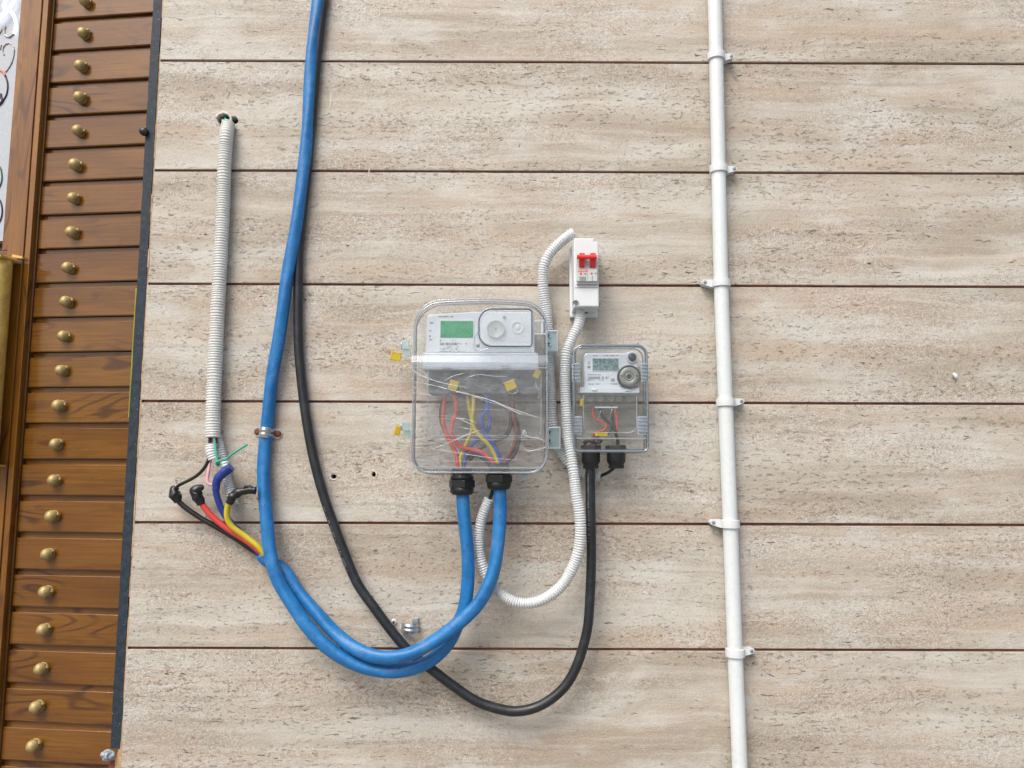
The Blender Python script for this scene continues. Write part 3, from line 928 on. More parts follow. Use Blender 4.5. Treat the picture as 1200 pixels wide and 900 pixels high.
sweep(mb, pts, lambda s, a, i: (.0058 + .0016 * min(1, i / nq * 2)) * (1 + .10 * mn.noise(Vector((math.cos(a), math.sin(a), s * 140)))), 16)
sub(mb, "tape_wrap", m_bluew, cbl)
taped([(268.5, 590, .033), (271.5, 583.5, .034), (277, 578.5, .035), (285, 575.5, .036), (293, 574.5, .036), (299.5, 575, .036)], lambda t: .0058 + .0016 * math.sin(PI * min(1, t * 1.6)), cy_)
taped([(287, 570.5, .037), (291.5, 570, .038), (296, 572.5, .037)], lambda t: .0030, cy_)
wire_thing("black_wire", [(246.5, 500, .022), (246, 518, .023), (245.5, 534, .026), (241, 546, .026), (231, 557, .024), (217, 565, .022), (209, 569, .021), (205.5, 573, .021)], .0028, m_blackw, "thin black wire curving from the grey conduit's end down to a black taped joint", "wire")
# black core of the right-hand gland tail
# ------------------------------------------------------------------ black cable
bk = empty("black_cable", P(610, 835, .02), "black rubber cable hanging in a wide loop behind the blue cables", "cable")
K = [(383, -60, .009), (379.5, 0, .009), (375, 35, .009), (371.2, 70, .009), (366.3, 130, .009), (360, 200, .0095), (353.2, 260, .010), (350, 300, .010), (349.4, 335, .010), (349.6, 400, .010), (353.6, 450, .010), (358.5, 488, .011), (367, 535, .012), (379, 580, .013),
     (390.5, 613, .014), (404, 649, .016), (419, 684, .018), (440, 714, .020), (461, 742, .022), (482, 766, .023), (506, 784.5, .024), (530, 803, .025), (560, 822.5, .026), (590, 832, .027), (606, 833.5, .028), (628, 829, .029), (650, 816, .030), (665, 800.5, .030), (675.5, 781, .031), (683.3, 758, .031), (688.6, 735, .032), (691, 706.7, .033), (693, 653, .035), (692, 590, .037), (691.5, 545, .038)]
kp = catmull(pp(K), .005)
mb = MB(); sweep(mb, kp, lambda s, a, i: .0078 * (1 + .008 * math.sin(s * 45)), 20)
part(mb, "sheath", m_black, bk)
# faded print along the sheath: small worn marks without readable characters left
mb = MB()
fr = frames(kp)
s = 0
for i in range(len(kp)):
    p = kp[i]
    z0, z1 = P(400, 592, .014).z, P(410, 668, .014).z
    y1, y0 = P(690, 555, .03).z, P(690, 640, .03).z
    on = (z1 < p.z < z0 and p.x < -.1) or (y0 < p.z < y1 and p.x > 0)
    if not on: continue
    t, nn, b = fr[i]
    for q in range(2):
        if random.random() < .25: continue
        a = (.55 if p.x < 0 else -.5) + random.uniform(-.03, .03)
        pos = p + t * (q * .0025)
        d = nn * math.cos(a) + b * math.sin(a)
        tt = nn * -math.sin(a) + b * math.cos(a)
        c = pos + d * .00785
        L1, W1 = random.uniform(.0003, .0008), random.uniform(.0009, .0017)
        mb.add([c + t * L1 + tt * W1, c - t * L1 + tt * W1, c - t * L1 - tt * W1, c + t * L1 - tt * W1], [(0, 1, 2, 3)])
m_fade = plain("faded_print", (.19, .21, .23), .6)
tag(part(mb, "faded_print", m_fade, bk), kind="stuff")

# ------------------------------------------------------------------ saddle clamps and plugs
def saddle(cx, cz, wd, height, rx, ry, label, screws, twist, tail=None):
    c = Vector((cx, 0, cz))
    e = empty("cable_clamp", c, label, "cable clamp", "zinc saddle clamps")
    mb = MB()
    n = 24
    ls = []
    zs_ = [-.5, -.42, -.30, -.18, -.06, 0, .06, .18, .30, .42, .5]
    rid = [0, .0002, .0013, .0018, .0007, .0, .0007, .0018, .0013, .0002, 0]
    R = Matrix.Rotation(twist, 4, 'Y')
    for k in range(n + 1):
        a = PI * k / n
        row = []
        for zz, rr in zip(zs_, rid):
            d = Vector((-math.cos(a) * (rx + rr), -math.sin(a) * (ry + rr) - .0005, zz * height))
            row.append(d)
        ls.append([c + R @ d for d in row])
    nz = len(zs_)
    v = [p for l in ls for p in l]
    f = [(i * nz + k, i * nz + k + 1, (i + 1) * nz + k + 1, (i + 1) * nz + k) for i in range(n) for k in range(nz - 1)]
    mb.add(v, f, True)
    part(mb, "saddle_band", m_zinc, e)
    if screws:
        for s_ in (-1, 1):
            mb = MB()
            ol = []
            for k in range(12):
                a = PI * k / 11 - PI / 2
                q = c + R @ Vector((s_ * (rx + .004 + .0082 * math.cos(a)), 0, .0082 * math.sin(a)))
                ol.append((q.x, q.z))
            for zz in (.0082, -.0082):
                q = c + R @ Vector((s_ * (rx - .0008), 0, zz)); ol.append((q.x, q.z))
            prism(mb, ol, -.0022, -.0004)
            part(mb, "clamp_ear", m_zinc, e)
            q = c + R @ Vector((s_ * (rx + .0052), 0, 0))
            mb = MB(); lathe(mb, [(.0055, 0), (.0058, .002), (.0048, .0036), (.0018, .0044)], (q.x, -.0020, q.z), (0, -1, 0), 12)
            part(mb, "screw", m_rust, e)
    else:
        mb = MB(); q = c + Vector((rx * .6, 0, height * .55))
        box(mb, q.x - .005, q.x + .005, -.006, -.0006, q.z - .004, q.z + .007, .001)
        part(mb, "clamp_ear", m_zinc, e)
    return e
c = P(313, 507, .006)
saddle(c.x, c.z, .03, .0172, .0116, .0235, "zinc saddle clamp with two rusty screws holding the blue cable to the wall", True, .10)
c = P(480.5, 735.5, .006)
saddle(c.x, c.z, .03, .0155, .0135, .016, "loose empty zinc saddle clamp on the wall between the black and blue cables", False, .07)
def plug(px, py, r, lab, tilt, rx=0):
    c = P(px, py, .002)
    e = empty("wall_plug", Vector((c.x, 0, c.z)), lab, "wall plug", "white wall plugs")
    mb = MB()
    ax = Vector((.1 * tilt, -1, -.25))
    lathe(mb, [(r * .9, -.006), (r, .0), (r * 1.05, .0035), (r * .95, .0045), (r * .45, .0046), (r * .42, .001)], (c.x, 0, c.z), ax, 8, False)
    part(mb, "plug_body", m_white, e)
    mb = MB(); lathe(mb, [(r * .42, .0), (r * .42, .0050)], (c.x, 0, c.z), ax, 8); part(mb, "plug_hole", m_core, e)
plug(461.2, 728.5, .0046, "white square plastic plug in the wall beside the loose zinc clamp", 1)
c = P(1118.3, 441, .002)
e = empty("wall_plug", Vector((c.x, 0, c.z)), "small white plug end alone on the bare stone at the far right", "wall plug", "white wall plugs")
mb = MB(); sweep(mb, catmull([c + Vector((-.0012, 0, .0052)), c + Vector((.0, -.003, .001)), c + Vector((.0022, -.002, -.0052))], .0008), lambda s, a, i: .0031 * math.sqrt(max(.05, 1 - ((i - 7) / 8.0) ** 2)), 12)
part(mb, "plug_body", m_white, e)

# ------------------------------------------------------------------ two thin conduits from the breaker
c1 = empty("corrugated_conduit", P(669, 275, .03), "white corrugated conduit looping from the breaker's top down behind the big meter box", "conduit", "corrugated conduits")
mb = MB()
corr(mb, pp([(672, 273, .030), (667.5, 275.5, .030), (656.5, 284.5, .030), (644, 297.5, .028), (637.4, 313, .025), (636, 330, .022), (637.8, 348, .018), (640.5, 366, .014), (642, 386, .0115), (643, 410, .011), (644.5, 440, .011), (646, 470, .011), (648, 500, .011), (652.5, 519, .0115), (660, 534, .012), (669.5, 544.5, .012), (680, 551.5, .013), (692, 556, .014), (703.5, 558.5, .016)]), .0092, .0039, .0023)
part(mb, "conduit_tube", m_corr, c1)
c2 = empty("corrugated_conduit", P(681, 368, .03), "white corrugated conduit from the breaker's bottom hanging in a long loop below both boxes", "conduit", "corrugated conduits")
mb = MB()
corr(mb, pp([(681.5, 362, .032), (680.5, 370, .034), (677, 383, .036), (670, 398, .036), (664.5, 412, .036), (662.3, 430, .035), (662.5, 460, .035), (664.3, 491, .036), (666, 513, .038), (670, 538, .044), (673, 560, .050), (675.5, 580, .053), (679, 600, .054), (680.3, 622, .053), (678, 645, .051), (671, 665, .049), (660, 684, .047), (644, 698.5, .045), (623.5, 706.5, .042), (602, 705, .039), (583, 692, .034), (569, 672, .030), (562, 649, .029), (561.5, 627, .031), (565, 606, .034), (573.5, 584.5, .038)]), .0089, .0039, .0023)
part(mb, "conduit_tube", m_corr, c2)
wire_thing("black_wire", [(573, 586, .038), (575.5, 581, .040), (577, 575, .043), (578, 566, .045)], .0030, m_black, "short black wire between the right big gland and the looping conduit's open end", "wire")
wire_thing("black_wire", [(702, 558.5, .016), (708, 556, .020), (714.5, 552.5, .028), (719.5, 548, .036), (722, 542, .038)], .0026, m_black, "short black wire between the small box's right gland and a conduit's end", "wire")

# ------------------------------------------------------------------ breaker in its white enclosure
be = empty("breaker_enclosure", P(684, 368, 0), "narrow white plastic breaker enclosure on the wall above the small meter box", "enclosure")
fo = .058
f0, f1 = P(672.8, 359.2, fo), P(701.2, 279, fo)
mb = MB()
box(mb, f0.x - .0035, f1.x + .0025, -.012, -.0004, f0.z - .008, f1.z - .002, .0012)
part(mb, "enclosure_base", m_white, be)
mb = MB()
nx = .0068
poly = [(f0.x, f0.z), (f1.x, f0.z), (f1.x, f1.z - .0062), (f1.x - nx, f1.z - .0058), (f1.x - nx, f1.z), (f0.x, f1.z)]
def inset(poly, d):
    cx = sum(p[0] for p in poly) / len(poly); cz = sum(p[1] for p in poly) / len(poly)
    return [(x + (d if x < cx else -d), z + (d if z < cz else -d)) for x, z in poly]
shell(mb, [[Vector((x, -.012, z)) for x, z in poly], [Vector((x, -fo + .002, z)) for x, z in poly], [Vector((x, -fo + .0005, z)) for x, z in inset(poly, .0006)], [Vector((x, -fo, z)) for x, z in inset(poly, .0018)]], True, True, False)
cov = part(mb, "front_cover", m_white, be)
mb = MB(); pbox(mb, 673.6, 336.6, 700.6, 337.5, fo - .001, fo + .0003); sub(mb, "cover_seam", m_inkl, cov)
mb = MB(); a = P(675.5, 357, fo)
lathe(mb, [(.0050, 0), (.0050, .002), (.0042, .0022), (.0040, -.004), (.0006, -.004)], (a.x - .001, -fo + .0006, a.z + .0035), (-.25, -1, -.6), 14)
part(mb, "screw_recess", m_lgrey, be)
mb = MB(); lathe(mb, [(.0021, 0), (.0021, .001)], (a.x - .001, -fo - .0008, a.z + .0015), (0, -1, -.4), 10); part(mb, "screw", m_screw, be)
mb = MB(); pbox(mb, 685.5, 365.2, 689, 366.8, fo - .012, fo - .0055, .0003); part(mb, "knockout_slot", m_dark, be)
br = empty("circuit_breaker", P(688, 333, fo), "grey two pole circuit breaker with red toggles set in the white enclosure", "circuit breaker")
bo = fo + .0055
mb = MB(); pbox(mb, 676.0, 300.5, 700.4, 332.6, fo - .004, bo, .0007); body = part(mb, "breaker_body", m_lgrey, br)
mb = MB(); pbox(mb, 676.4, 315.3, 699.8, 329.5, bo - .001, bo + .0028, .0005); part(mb, "label_face", m_label, br)
lo = bo + .0028
for x0, x1 in ((678.6, 684.6), (691.2, 697.4)):
    mb = MB(); a, b = P(x0, 314, bo), P(x1, 301, bo)
    # lever: side profile leaning up and out
    shell(mb, [[Vector((x, -bo + .001, a.z)), Vector((x, -bo - .004, a.z + .002)), Vector((x, -bo - .0115, b.z - .001)), Vector((x, -bo - .0105, b.z + .0035)), Vector((x, -bo + .001, b.z + .003))] for x in (a.x, b.x)], True, True, False)
    part(mb, "toggle", m_red, br)
mb = MB(); a, b = P(676.3, 302.6, bo + .012), P(699.6, 298.4, bo + .012)
bm_ = [(-.0118, a.z), (-.0125, (a.z + b.z) / 2), (-.0115, b.z), (-.006, b.z + .0005), (-.006, a.z)]
ls = []
for i, x in enumerate([a.x, a.x + .0006, (a.x + b.x) / 2 - .0012, (a.x + b.x) / 2, (a.x + b.x) / 2 + .0012, b.x - .0006, b.x]):
    k = .0006 if i in (0, 3, 6) else 0
    zc = (a.z + b.z) / 2
    ls.append([Vector((x, -bo + y + k, zc + (z - zc) * (1 - k * 250))) for y, z in bm_])
shell(mb, ls, True, True, False)
part(mb, "toggle_bar", m_red, br)
mb = MB(); pbox(mb, 677.3, 315.8, 688.2, 318.5, lo - .0005, lo + .0003); pbox(mb, 679.6, 319.7, 682, 321.9, lo - .0005, lo + .0003); pbox(mb, 692.2, 319.6, 694.4, 321.5, lo - .0005, lo + .0003)
tag(part(mb, "red_print", m_red, br), kind="stuff")
mb = MB()
for k in range(9): pbox(mb, 677.9 + k * 1.1, 316.5, 678.5 + k * 1.1, 317.9, lo, lo + .0005)
tag(part(mb, "pale_print", m_white, br), kind="stuff")
mb = MB()
for r_ in range(4):
    x = 679 + (r_ % 2) * .6
    while x < 687:
        wq = random.uniform(.5, 1.3); pbox(mb, x, 324.2 + r_ * 1.3, x + wq, 325.1 + r_ * 1.3, lo - .0005, lo + .0003); x += wq + .4
for k in range(3): pbox(mb, 684.4 + k * 1.2, 320.2, 685.3 + k * 1.2, 321.7, lo - .0005, lo + .0003); pbox(mb, 697 + k * .9, 319.6, 697.6 + k * .9, 321, lo - .0005, lo + .0003)
for k in range(4): pbox(mb, 693.6, 323.6 + k * 1.5, 694.6, 324.5 + k * 1.5, lo - .0005, lo + .0003)
tag(part(mb, "grey_print", m_ink, br), kind="stuff")
mb = MB(); a = P(688.3, 315, lo); pbox(mb, 688.2, 315.4, 688.7, 332, bo - .001, lo + .0002); part(mb, "pole_joint", m_inkl, br)

# ------------------------------------------------------------------ glands
def gland(parent, px, py, R, off, h, tilt=0.0, top=.012):
    """black nylon cable gland under a box, its axis pointing down"""
    c = P(px, py, off)
    g_ = MB()
    ax = Vector((tilt, 0, -1))
    lathe(g_, [(R * .80, -top), (R * .80, 0), (R * .92, .0002), (R * .92, h * .22)], c, ax, 24)
    q = c + Vector((tilt, 0, -1)) * (h * .22)
    n = 6
    lathe(g_, [(R * 1.0, 0), (R * 1.07, h * .04), (R * 1.07, h * .36), (R * 1.0, h * .42)], q, ax, 6, False)
    q = c + Vector((tilt, 0, -1)) * (h * .60)
    lathe(g_, [(R * .93, 0), (R * .93, h * .18), (R * .88, h * .30), (R * .76, h * .40), (R * .60, h * .41)], q, ax, 24)
    return part(g_, "cable_gland", m_gland, parent)

# ------------------------------------------------------------------ big meter box
FO = .085
mbx = empty("meter_enclosure", P(561, 555, 0), "large clear plastic meter box with arched top, wrapped in crinkled cling film", "meter box", "clear meter boxes on the wall")
a, b = P(480.0, 555.8, FO), P(643.2, 348.2, FO)
X0, X1, Z0, Z1 = a.x, b.x, a.z, b.z
px = .001269
RD = (22 * px, 26 * px, 31 * px, 33 * px)
AR = 5.0 * px
def bl(off, ins): return rrect(X0, X1, Z0, Z1, RD, -off, ins, AR)
mb = MB(); shell(mb, [bl(.0015, .006), bl(.004, .005), bl(.030, .004)], True, False); part(mb, "back_tray", m_tray, mbx)
mb = MB(); shell(mb, [bl(.030, .0005), bl(.033, 0), bl(.037, 0)], False, False); part(mb, "flange", m_rim, mbx)
mb = MB(); shell(mb, [bl(.037, .0008), bl(.076, .0012), bl(.080, .0020), bl(.0835, .0040), bl(.085, .0065), bl(.0853, .0085)], False, True); part(mb, "front_cover", m_clear, mbx)
mb = MB(); loop_tube(mb, bl(.0838, .0032), .0014); part(mb, "outer_rim", m_rim, mbx)
mb = MB(); loop_tube(mb, bl(.0815, .0068), .0010); loop_tube(mb, bl(.0375, .0005), .0013); part(mb, "inner_rim", m_rimd, mbx)
# hinge ledge across the cover
mb = MB(); a, b = P(482, 427.5, .09), P(642, 415.5, .09)
shell(mb, [[Vector((x, -.084, b.z)), Vector((x, -.0875, b.z - .002)), Vector((x, -.0925, a.z + .004)), Vector((x, -.091, a.z)), Vector((x, -.084, a.z))] for x in (a.x, b.x)], True, True, False)
part(mb, "cover_ledge", m_ledge, mbx)
mb = MB(); pbox(mb, 482, 430.0, 641.5, 431.2, .085, .0868); part(mb, "cover_rib", m_rim, mbx)
mb = MB(); pbox(mb, 484, 547.2, 636, 549.0, .083, .0865, .0005); part(mb, "cover_rib", m_rim, mbx)
# bottom lip with the slots for the glands
mb = MB(); pbox(mb, 497, 550.8, 634, 554.8, .03, .084, .0006); part(mb, "bottom_lip", m_tray, mbx)
mb = MB(); pbox(mb, 605, 556, 619, 562, .028, .031, .0004); part(mb, "bottom_tab", m_rim, mbx)
# inspection window with its dark gasket
wx = [P(561.2, 406.2, .0865), P(623.4, 362.6, .0865)]
def wl(off, ins): return rrect(wx[0].x, wx[1].x, wx[0].z, wx[1].z, (.021, .0045, .0065, .021), -off, ins)
mb = MB(); shell(mb, [wl(.0848, .0), wl(.0872, .0003), wl(.0880, .0012)], False, True); wdw = part(mb, "inspection_window", m_pane, mbx)
mb = MB(); loop_tube(mb, wl(.0882, .0), .00085); sub(mb, "window_gasket", m_dark, wdw)
mb = MB(); loop_tube(mb, wl(.0878, -.0019), .0009); sub(mb, "window_rim", m_rim, wdw)
mb = MB(); loop_tube(mb, wl(.0886, .0024), .0006); sub(mb, "window_bead", m_frost, wdw)
c = P(560, 405, .087)
mb = MB(); sweep(mb, catmull(pp([(559, 390, .0875), (556, 398, .0875), (555, 405, .0875), (557.5, 410.5, .0875), (562.5, 411, .0875), (570, 408.8, .0875), (576, 407.5, .0875)]), .002), .0008, 8); sub(mb, "window_lobe", m_rim, wdw)
mb = MB(); lathe(mb, [(.0030, 0), (.0030, .0015), (.0018, .0025)], c, (0, -1, 0), 12); sub(mb, "window_screw", m_screw, wdw)
# tabs in the upper right corner of the cover
for q in ((625, 375.3, 638, 376.6), (626, 390.6, 640, 391.9), (624.3, 408, 625.3, 414), (634, 378, 636.4, 390)):
    mb = MB(); pbox(mb, *q, .084, .0866); part(mb, "corner_rib", m_frost, mbx)
# latches: framed pockets at right, pale blue clips at left
def latch(x0, y0, x1, y1):
    m = MB(); a, b = P(x0, y1, .040), P(x1, y0, .040)
    shell(m, [rrect(a.x, b.x, a.z, b.z, (.002,) * 4, -.026, 0), rrect(a.x, b.x, a.z, b.z, (.002,) * 4, -.040, 0), rrect(a.x, b.x, a.z, b.z, (.002,) * 4, -.0405, .0022), rrect(a.x, b.x, a.z, b.z, (.001,) * 4, -.034, .0026)], False, False, False)
    L = part(m, "latch", m_frost, mbx)
    m = MB(); box(m, a.x + .0022, b.x - .0024, -.036, -.030, a.z + .0024, b.z - .0024, .0008)
    h = (b.z - a.z)
    for q in (.3, .68): lathe(m, [(.0024, 0), (.0022, .002), (.001, .0026)], (a.x + .006, -.036, a.z + h * q), (0, -1, 0), 10)
    sub(m, "latch_clip", m_hinge, L)
    for q in (.36, .74):
        m = MB(); box(m, a.x + .0026, a.x + .0054, -.0366, -.0352, a.z + h * q - .002, a.z + h * q + .0025, .0003); sub(m, "latch_slot", m_gland, L)
latch(640.5, 386.8, 653.8, 411.6)
latch(641.5, 500.2, 656.8, 526)
def hinge(x0, y0, x1, y1):
    m = MB(); pbox(m, x0, y0, x1 - 1.5, (y0 + y1) / 2 + 1, .036, .041, .0008); pbox(m, x0 + 3.5, (y0 + y1) / 2, x1, y1, .034, .038, .0008)
    m2 = MB(); a = P(x0 + 1.2, y0 + 1, .041); lathe(m2, [(.0012, 0), (.0012, .012)], a, (0, 0, -1), 8)
    L = part(m, "hinge", m_hinge, mbx)
    sub(m2, "hinge_pin", m_rim, L)
hinge(469.5, 399, 481, 417.5)
hinge(469.8, 494.5, 481, 513.5)
gland(mbx, 541.5, 557.5, .0202, .046, .0300, .0)
gland(mbx, 584.6, 552.0, .0205, .046, .0290, .0)

# ------------------------------------------------------------------ big meter
mt = empty("electricity_meter", P(564, 430, .02), "large white electricity meter with green display and coloured wires inside the bigger box", "meter", "electricity meters in clear boxes")
MO = .066
mb = MB()
pts = [P(x, y, MO) for x, y in ((498.5, 413.5), (500, 371), (503.5, 368.6), (560, 365), (622, 365.5), (626, 368), (627, 413.5))]
poly = [(p.x, p.z) for p in pts]
shell(mb, [[Vector((x, -.014, z)) for x, z in poly], [Vector((x, -MO + .0015, z)) for x, z in poly], [Vector((x, -MO, z)) for x, z in inset(poly, .0015)]], True, True, False)
part(mb, "meter_case", m_mwhite, mt)
mb = MB(); pbox(mb, 495, 413.5, 631, 433.0, .014, MO + .006, .002); lip = part(mb, "meter_lip", m_mwhite, mt)
mb = MB(); pbox(mb, 518.5, 428.2, 529, 431.4, MO + .005, MO + .0078, .0005); sub(mb, "lip_catch", m_lgrey, lip)
mb = MB(); pbox(mb, 588, 428.2, 598, 431.4, MO + .005, MO + .0078, .0005); sub(mb, "lip_catch", m_lgrey, lip)
mb = MB(); pbox(mb, 514.6, 374.6, 556.0, 412.5, MO - .001, MO + .0008, .0004); part(mb, "label_plate", m_mwhite, mt)
mb = MB(); pbox(mb, 516, 376.2, 554.6, 395.4, MO - .001, MO + .0014); part(mb, "display", m_lcdg, mt)
mb = MB()
def text_row(x0, x1, y, h, off, dens=.75, wmin=.6, wmax=1.6, m=mb):
    x = x0
    while x < x1:
        ww = random.uniform(wmin, wmax)
        if random.random() < dens: pbox(m, x, y, min(x + ww, x1), y + h, off - .0004, off + .00035)
        x += ww + random.uniform(.25, .7)
LP = MO + .0008
text_row(514, 531, 370.4, 1.3, MO, .8)
text_row(515.5, 536, 401.5, 3.1, LP, .8, .4, 1.3)
text_row(537, 547, 402, 1.4, LP, .6)
text_row(515.5, 517, 398.5, 1.2, LP)
text_row(530, 535, 398.5, 1.2, LP)
for k, (x0, x1) in enumerate(((524, 537), (515.5, 536), (515.5, 536), (515.5, 551))): text_row(x0, x1, 406 + k * 1.7, .8, LP, .7, .5, 1.4)
text_row(504, 508, 377.5, 1.6, MO); text_row(503, 507, 387, 1.3, MO); text_row(503, 506, 393, 2.4, MO); text_row(503, 506, 397.5, 1.2, MO)
tag(part(mb, "printed_text", m_ink, mt), kind="stuff")
c = P(581, 386, MO)
mb = MB(); lathe(mb, [(.0150, 0), (.0150, .004), (.0140, .0055), (.0128, .0050), (.0126, .0035), (.0012, .0035)], c, (0, -1, 0), 28); pt = part(mb, "optical_port", m_portg, mt)
mb = MB(); lathe(mb, [(.0014, 0), (.0014, .0006)], c + Vector((0, -.0037, 0)), (0, -1, 0), 10); sub(mb, "port_hole", m_ink, pt)
c = P(591, 371.7, MO)
mb = MB(); lathe(mb, [(.0027, 0), (.0027, .002), (.0018, .003)], c, (0, -1, 0), 14); part(mb, "push_button", m_ink, mt)
c = P(606.5, 384, MO)
mb = MB(); lathe(mb, [(.0098, 0), (.0098, .0022), (.0088, .003), (.0084, .001), (.0042, .0008), (.0038, .0022), (.001, .0024)], c, (0, -1, 0), 24); part(mb, "sealing_screw_boss", m_white, mt)
mb = MB(); pbox(mb, 502, 431.5, 632, 461, .014, .058, .002); tb = part(mb, "terminal_block", m_term, mt)
for x in (521, 531, 547, 557, 569, 579, 595, 605):
    mb = MB(); c = P(x, 454, .058); lathe(mb, [(.0040, 0), (.0040, .0010), (.0030, .0012), (.0028, -.0006)], c, (0, -1, 0), 12)
    sub(mb, "terminal_screw", m_screw, tb)
mb = MB()
a, b = P(499, 512, .070), P(635.5, 432, .070)
def tl(off, ins): return rrect(a.x, b.x, a.z, b.z, (.010, .010, .003, .003), -off, ins)
shell(mb, [tl(.040, 0), tl(.068, .0005), tl(.0702, .0022)], False, True); tcv = part(mb, "terminal_cover", m_tcover, mt)
mb = MB()
a2, b2 = P(603, 474, .0705), P(622, 441, .0705)
loop_tube(mb, tl(.0700, .002), .0005)
sweep(mb, catmull(pp([(628, 441, .0708), (628.5, 452, .0708), (631.5, 456.5, .0708), (634, 452, .0708), (634, 444, .0708)]), .002), .0005, 6)
sweep(mb, catmull(pp([(631.5, 456.5, .0708), (631.5, 467, .0708)]), .002), .0005, 6)
sub(mb, "cover_ridge", m_frost, tcv)

# wires inside the big box: cores of the two blue cables
def icore(par, lst, r, m):
    mb = MB(); sweep(mb, catmull(pp([(x, y, o) for x, y, o in lst]), .003), r, 10)
    return part(mb, "core", m, par)
RW = .0034
icore(blA, [(531, 452, .05), (531.5, 460, .05), (534.3, 474, .052), (534.2, 485, .053), (530, 496, .054), (529, 506, .055), (533, 516, .054), (540, 524, .052), (551, 526.5, .053), (564, 530, .053), (574, 538, .05), (581, 547, .047), (585, 560, .046)], RW, m_redw)
icore(blB, [(522, 452, .045), (521.5, 462, .045), (520, 478, .048), (519.3, 495, .05), (523.5, 509.5, .05), (530, 522.5, .049), (534.3, 534, .048), (537, 546, .047), (541, 560, .046)], RW, m_redw)
icore(blB, [(524, 452, .040), (521.5, 464.6, .040), (516.8, 480, .042), (517.5, 495, .044), (525, 513, .045), (533, 528, .044), (540, 545, .043), (541, 560, .045)], RW * .9, m_blackw)
icore(blA, [(556, 450, .05), (555, 460, .05), (554.6, 478, .052), (553.6, 497, .054), (562, 511, .055), (573.6, 522.4, .054), (581, 536, .05), (584, 546, .048), (586, 560, .046)], RW, m_yeloww)
icore(blB, [(547, 450, .046), (547.6, 463, .046), (550.5, 482, .048), (553.5, 500, .049), (548, 516.6, .048), (543.5, 527, .047), (539, 538, .046), (541.5, 560, .046)], RW * .9, m_yeloww)
icore(blA, [(569, 450, .05), (569.5, 460, .05), (570.6, 478, .052), (563.5, 492.5, .054), (569, 508, .054), (579.4, 523, .053), (586.5, 539, .05), (587, 560, .046)], RW, m_mblue)
icore(blB, [(579, 450, .046), (577.5, 463, .046), (573.6, 480.5, .047), (574, 496, .048), (570, 507, .048), (560.5, 515, .047), (553, 521.5, .045), (546, 534, .045), (542, 560, .045)], RW * .9, m_mblue)
icore(blA, [(596, 450, .048), (597, 466, .048), (598.5, 482, .049), (598.5, 498, .05), (592, 511.5, .049), (578, 516.8, .046), (562, 526, .044), (552, 532.5, .044), (545.5, 537, .044), (542.5, 560, .045)], RW, m_blackw)
icore(blA, [(603, 450, .05), (601.5, 470, .05), (602, 485, .052), (607.2, 502, .053), (607.6, 519, .053), (601.5, 534, .051), (590, 545, .048), (585, 560, .046)], RW, m_blackw)
icore(blA, [(601, 460, .047), (601, 490, .048), (605, 508, .049), (600.5, 528, .048), (588, 545, .047), (584, 560, .046)], RW, m_blackw)
icore(blA, [(600, 470, .053), (601.5, 489, .055), (604.5, 500, .056), (603.5, 517, .055), (597, 532, .052), (588, 546, .048)], RW * .6, m_dredw)
icore(blB, [(550, 540, .046), (556, 533, .048), (566, 537, .048), (574, 545, .047), (581, 560, .046)], RW, m_blackw)

# ------------------------------------------------------------------ cling film round the lower cover
fm = empty("cling_film", P(560, 490, .087), "crinkled transparent cling film stretched over the lower half of the big meter box", "cling film")
mb = MB()
fa, fb = P(480, 546, .0868), P(642, 426, .0868)
nx_, nz_ = 60, 44
v = []
for i in range(nx_ + 1):
    for k in range(nz_ + 1):
        u, t_ = i / nx_, k / nz_
        x = fa.x + (fb.x - fa.x) * u
        z = fa.z + (fb.z - fa.z) * t_
        h = .0009 * mn.noise(Vector((u * 3.0 + t_ * 9, t_ * 16 + u * 5, 1.3))) + .0006 * mn.noise(Vector((u * 16, t_ * 18, 5)))
        edge = min(u, 1 - u) * nx_
        y = -.0866 - .0012 - h
        if edge < 2: y += (2 - edge) * .0018
        v.append((x + (.0012 if i == nx_ else -.0012 if i == 0 else 0), y, z))
f = [(i * (nz_ + 1) + k, (i + 1) * (nz_ + 1) + k, (i + 1) * (nz_ + 1) + k + 1, i * (nz_ + 1) + k + 1) for i in range(nx_) for k in range(nz_)]
mb.add(v, f, True)
part(mb, "film_sheet", m_film, fm)
mb = MB()
def strand(lst, r, fl=.0888):
    pts = catmull(pp([(x, y, fl + random.uniform(0, .0006)) for x, y in lst]), .0025)
    n_ = len(pts)
    sweep(mb, pts, lambda s, a, i: r * (.25 + .75 * math.sin(PI * (i + .5) / n_) ** .6) * (.75 + .5 * mn.noise(Vector((s * 120, r * 9000, 1)))), 6)
random.seed(21)
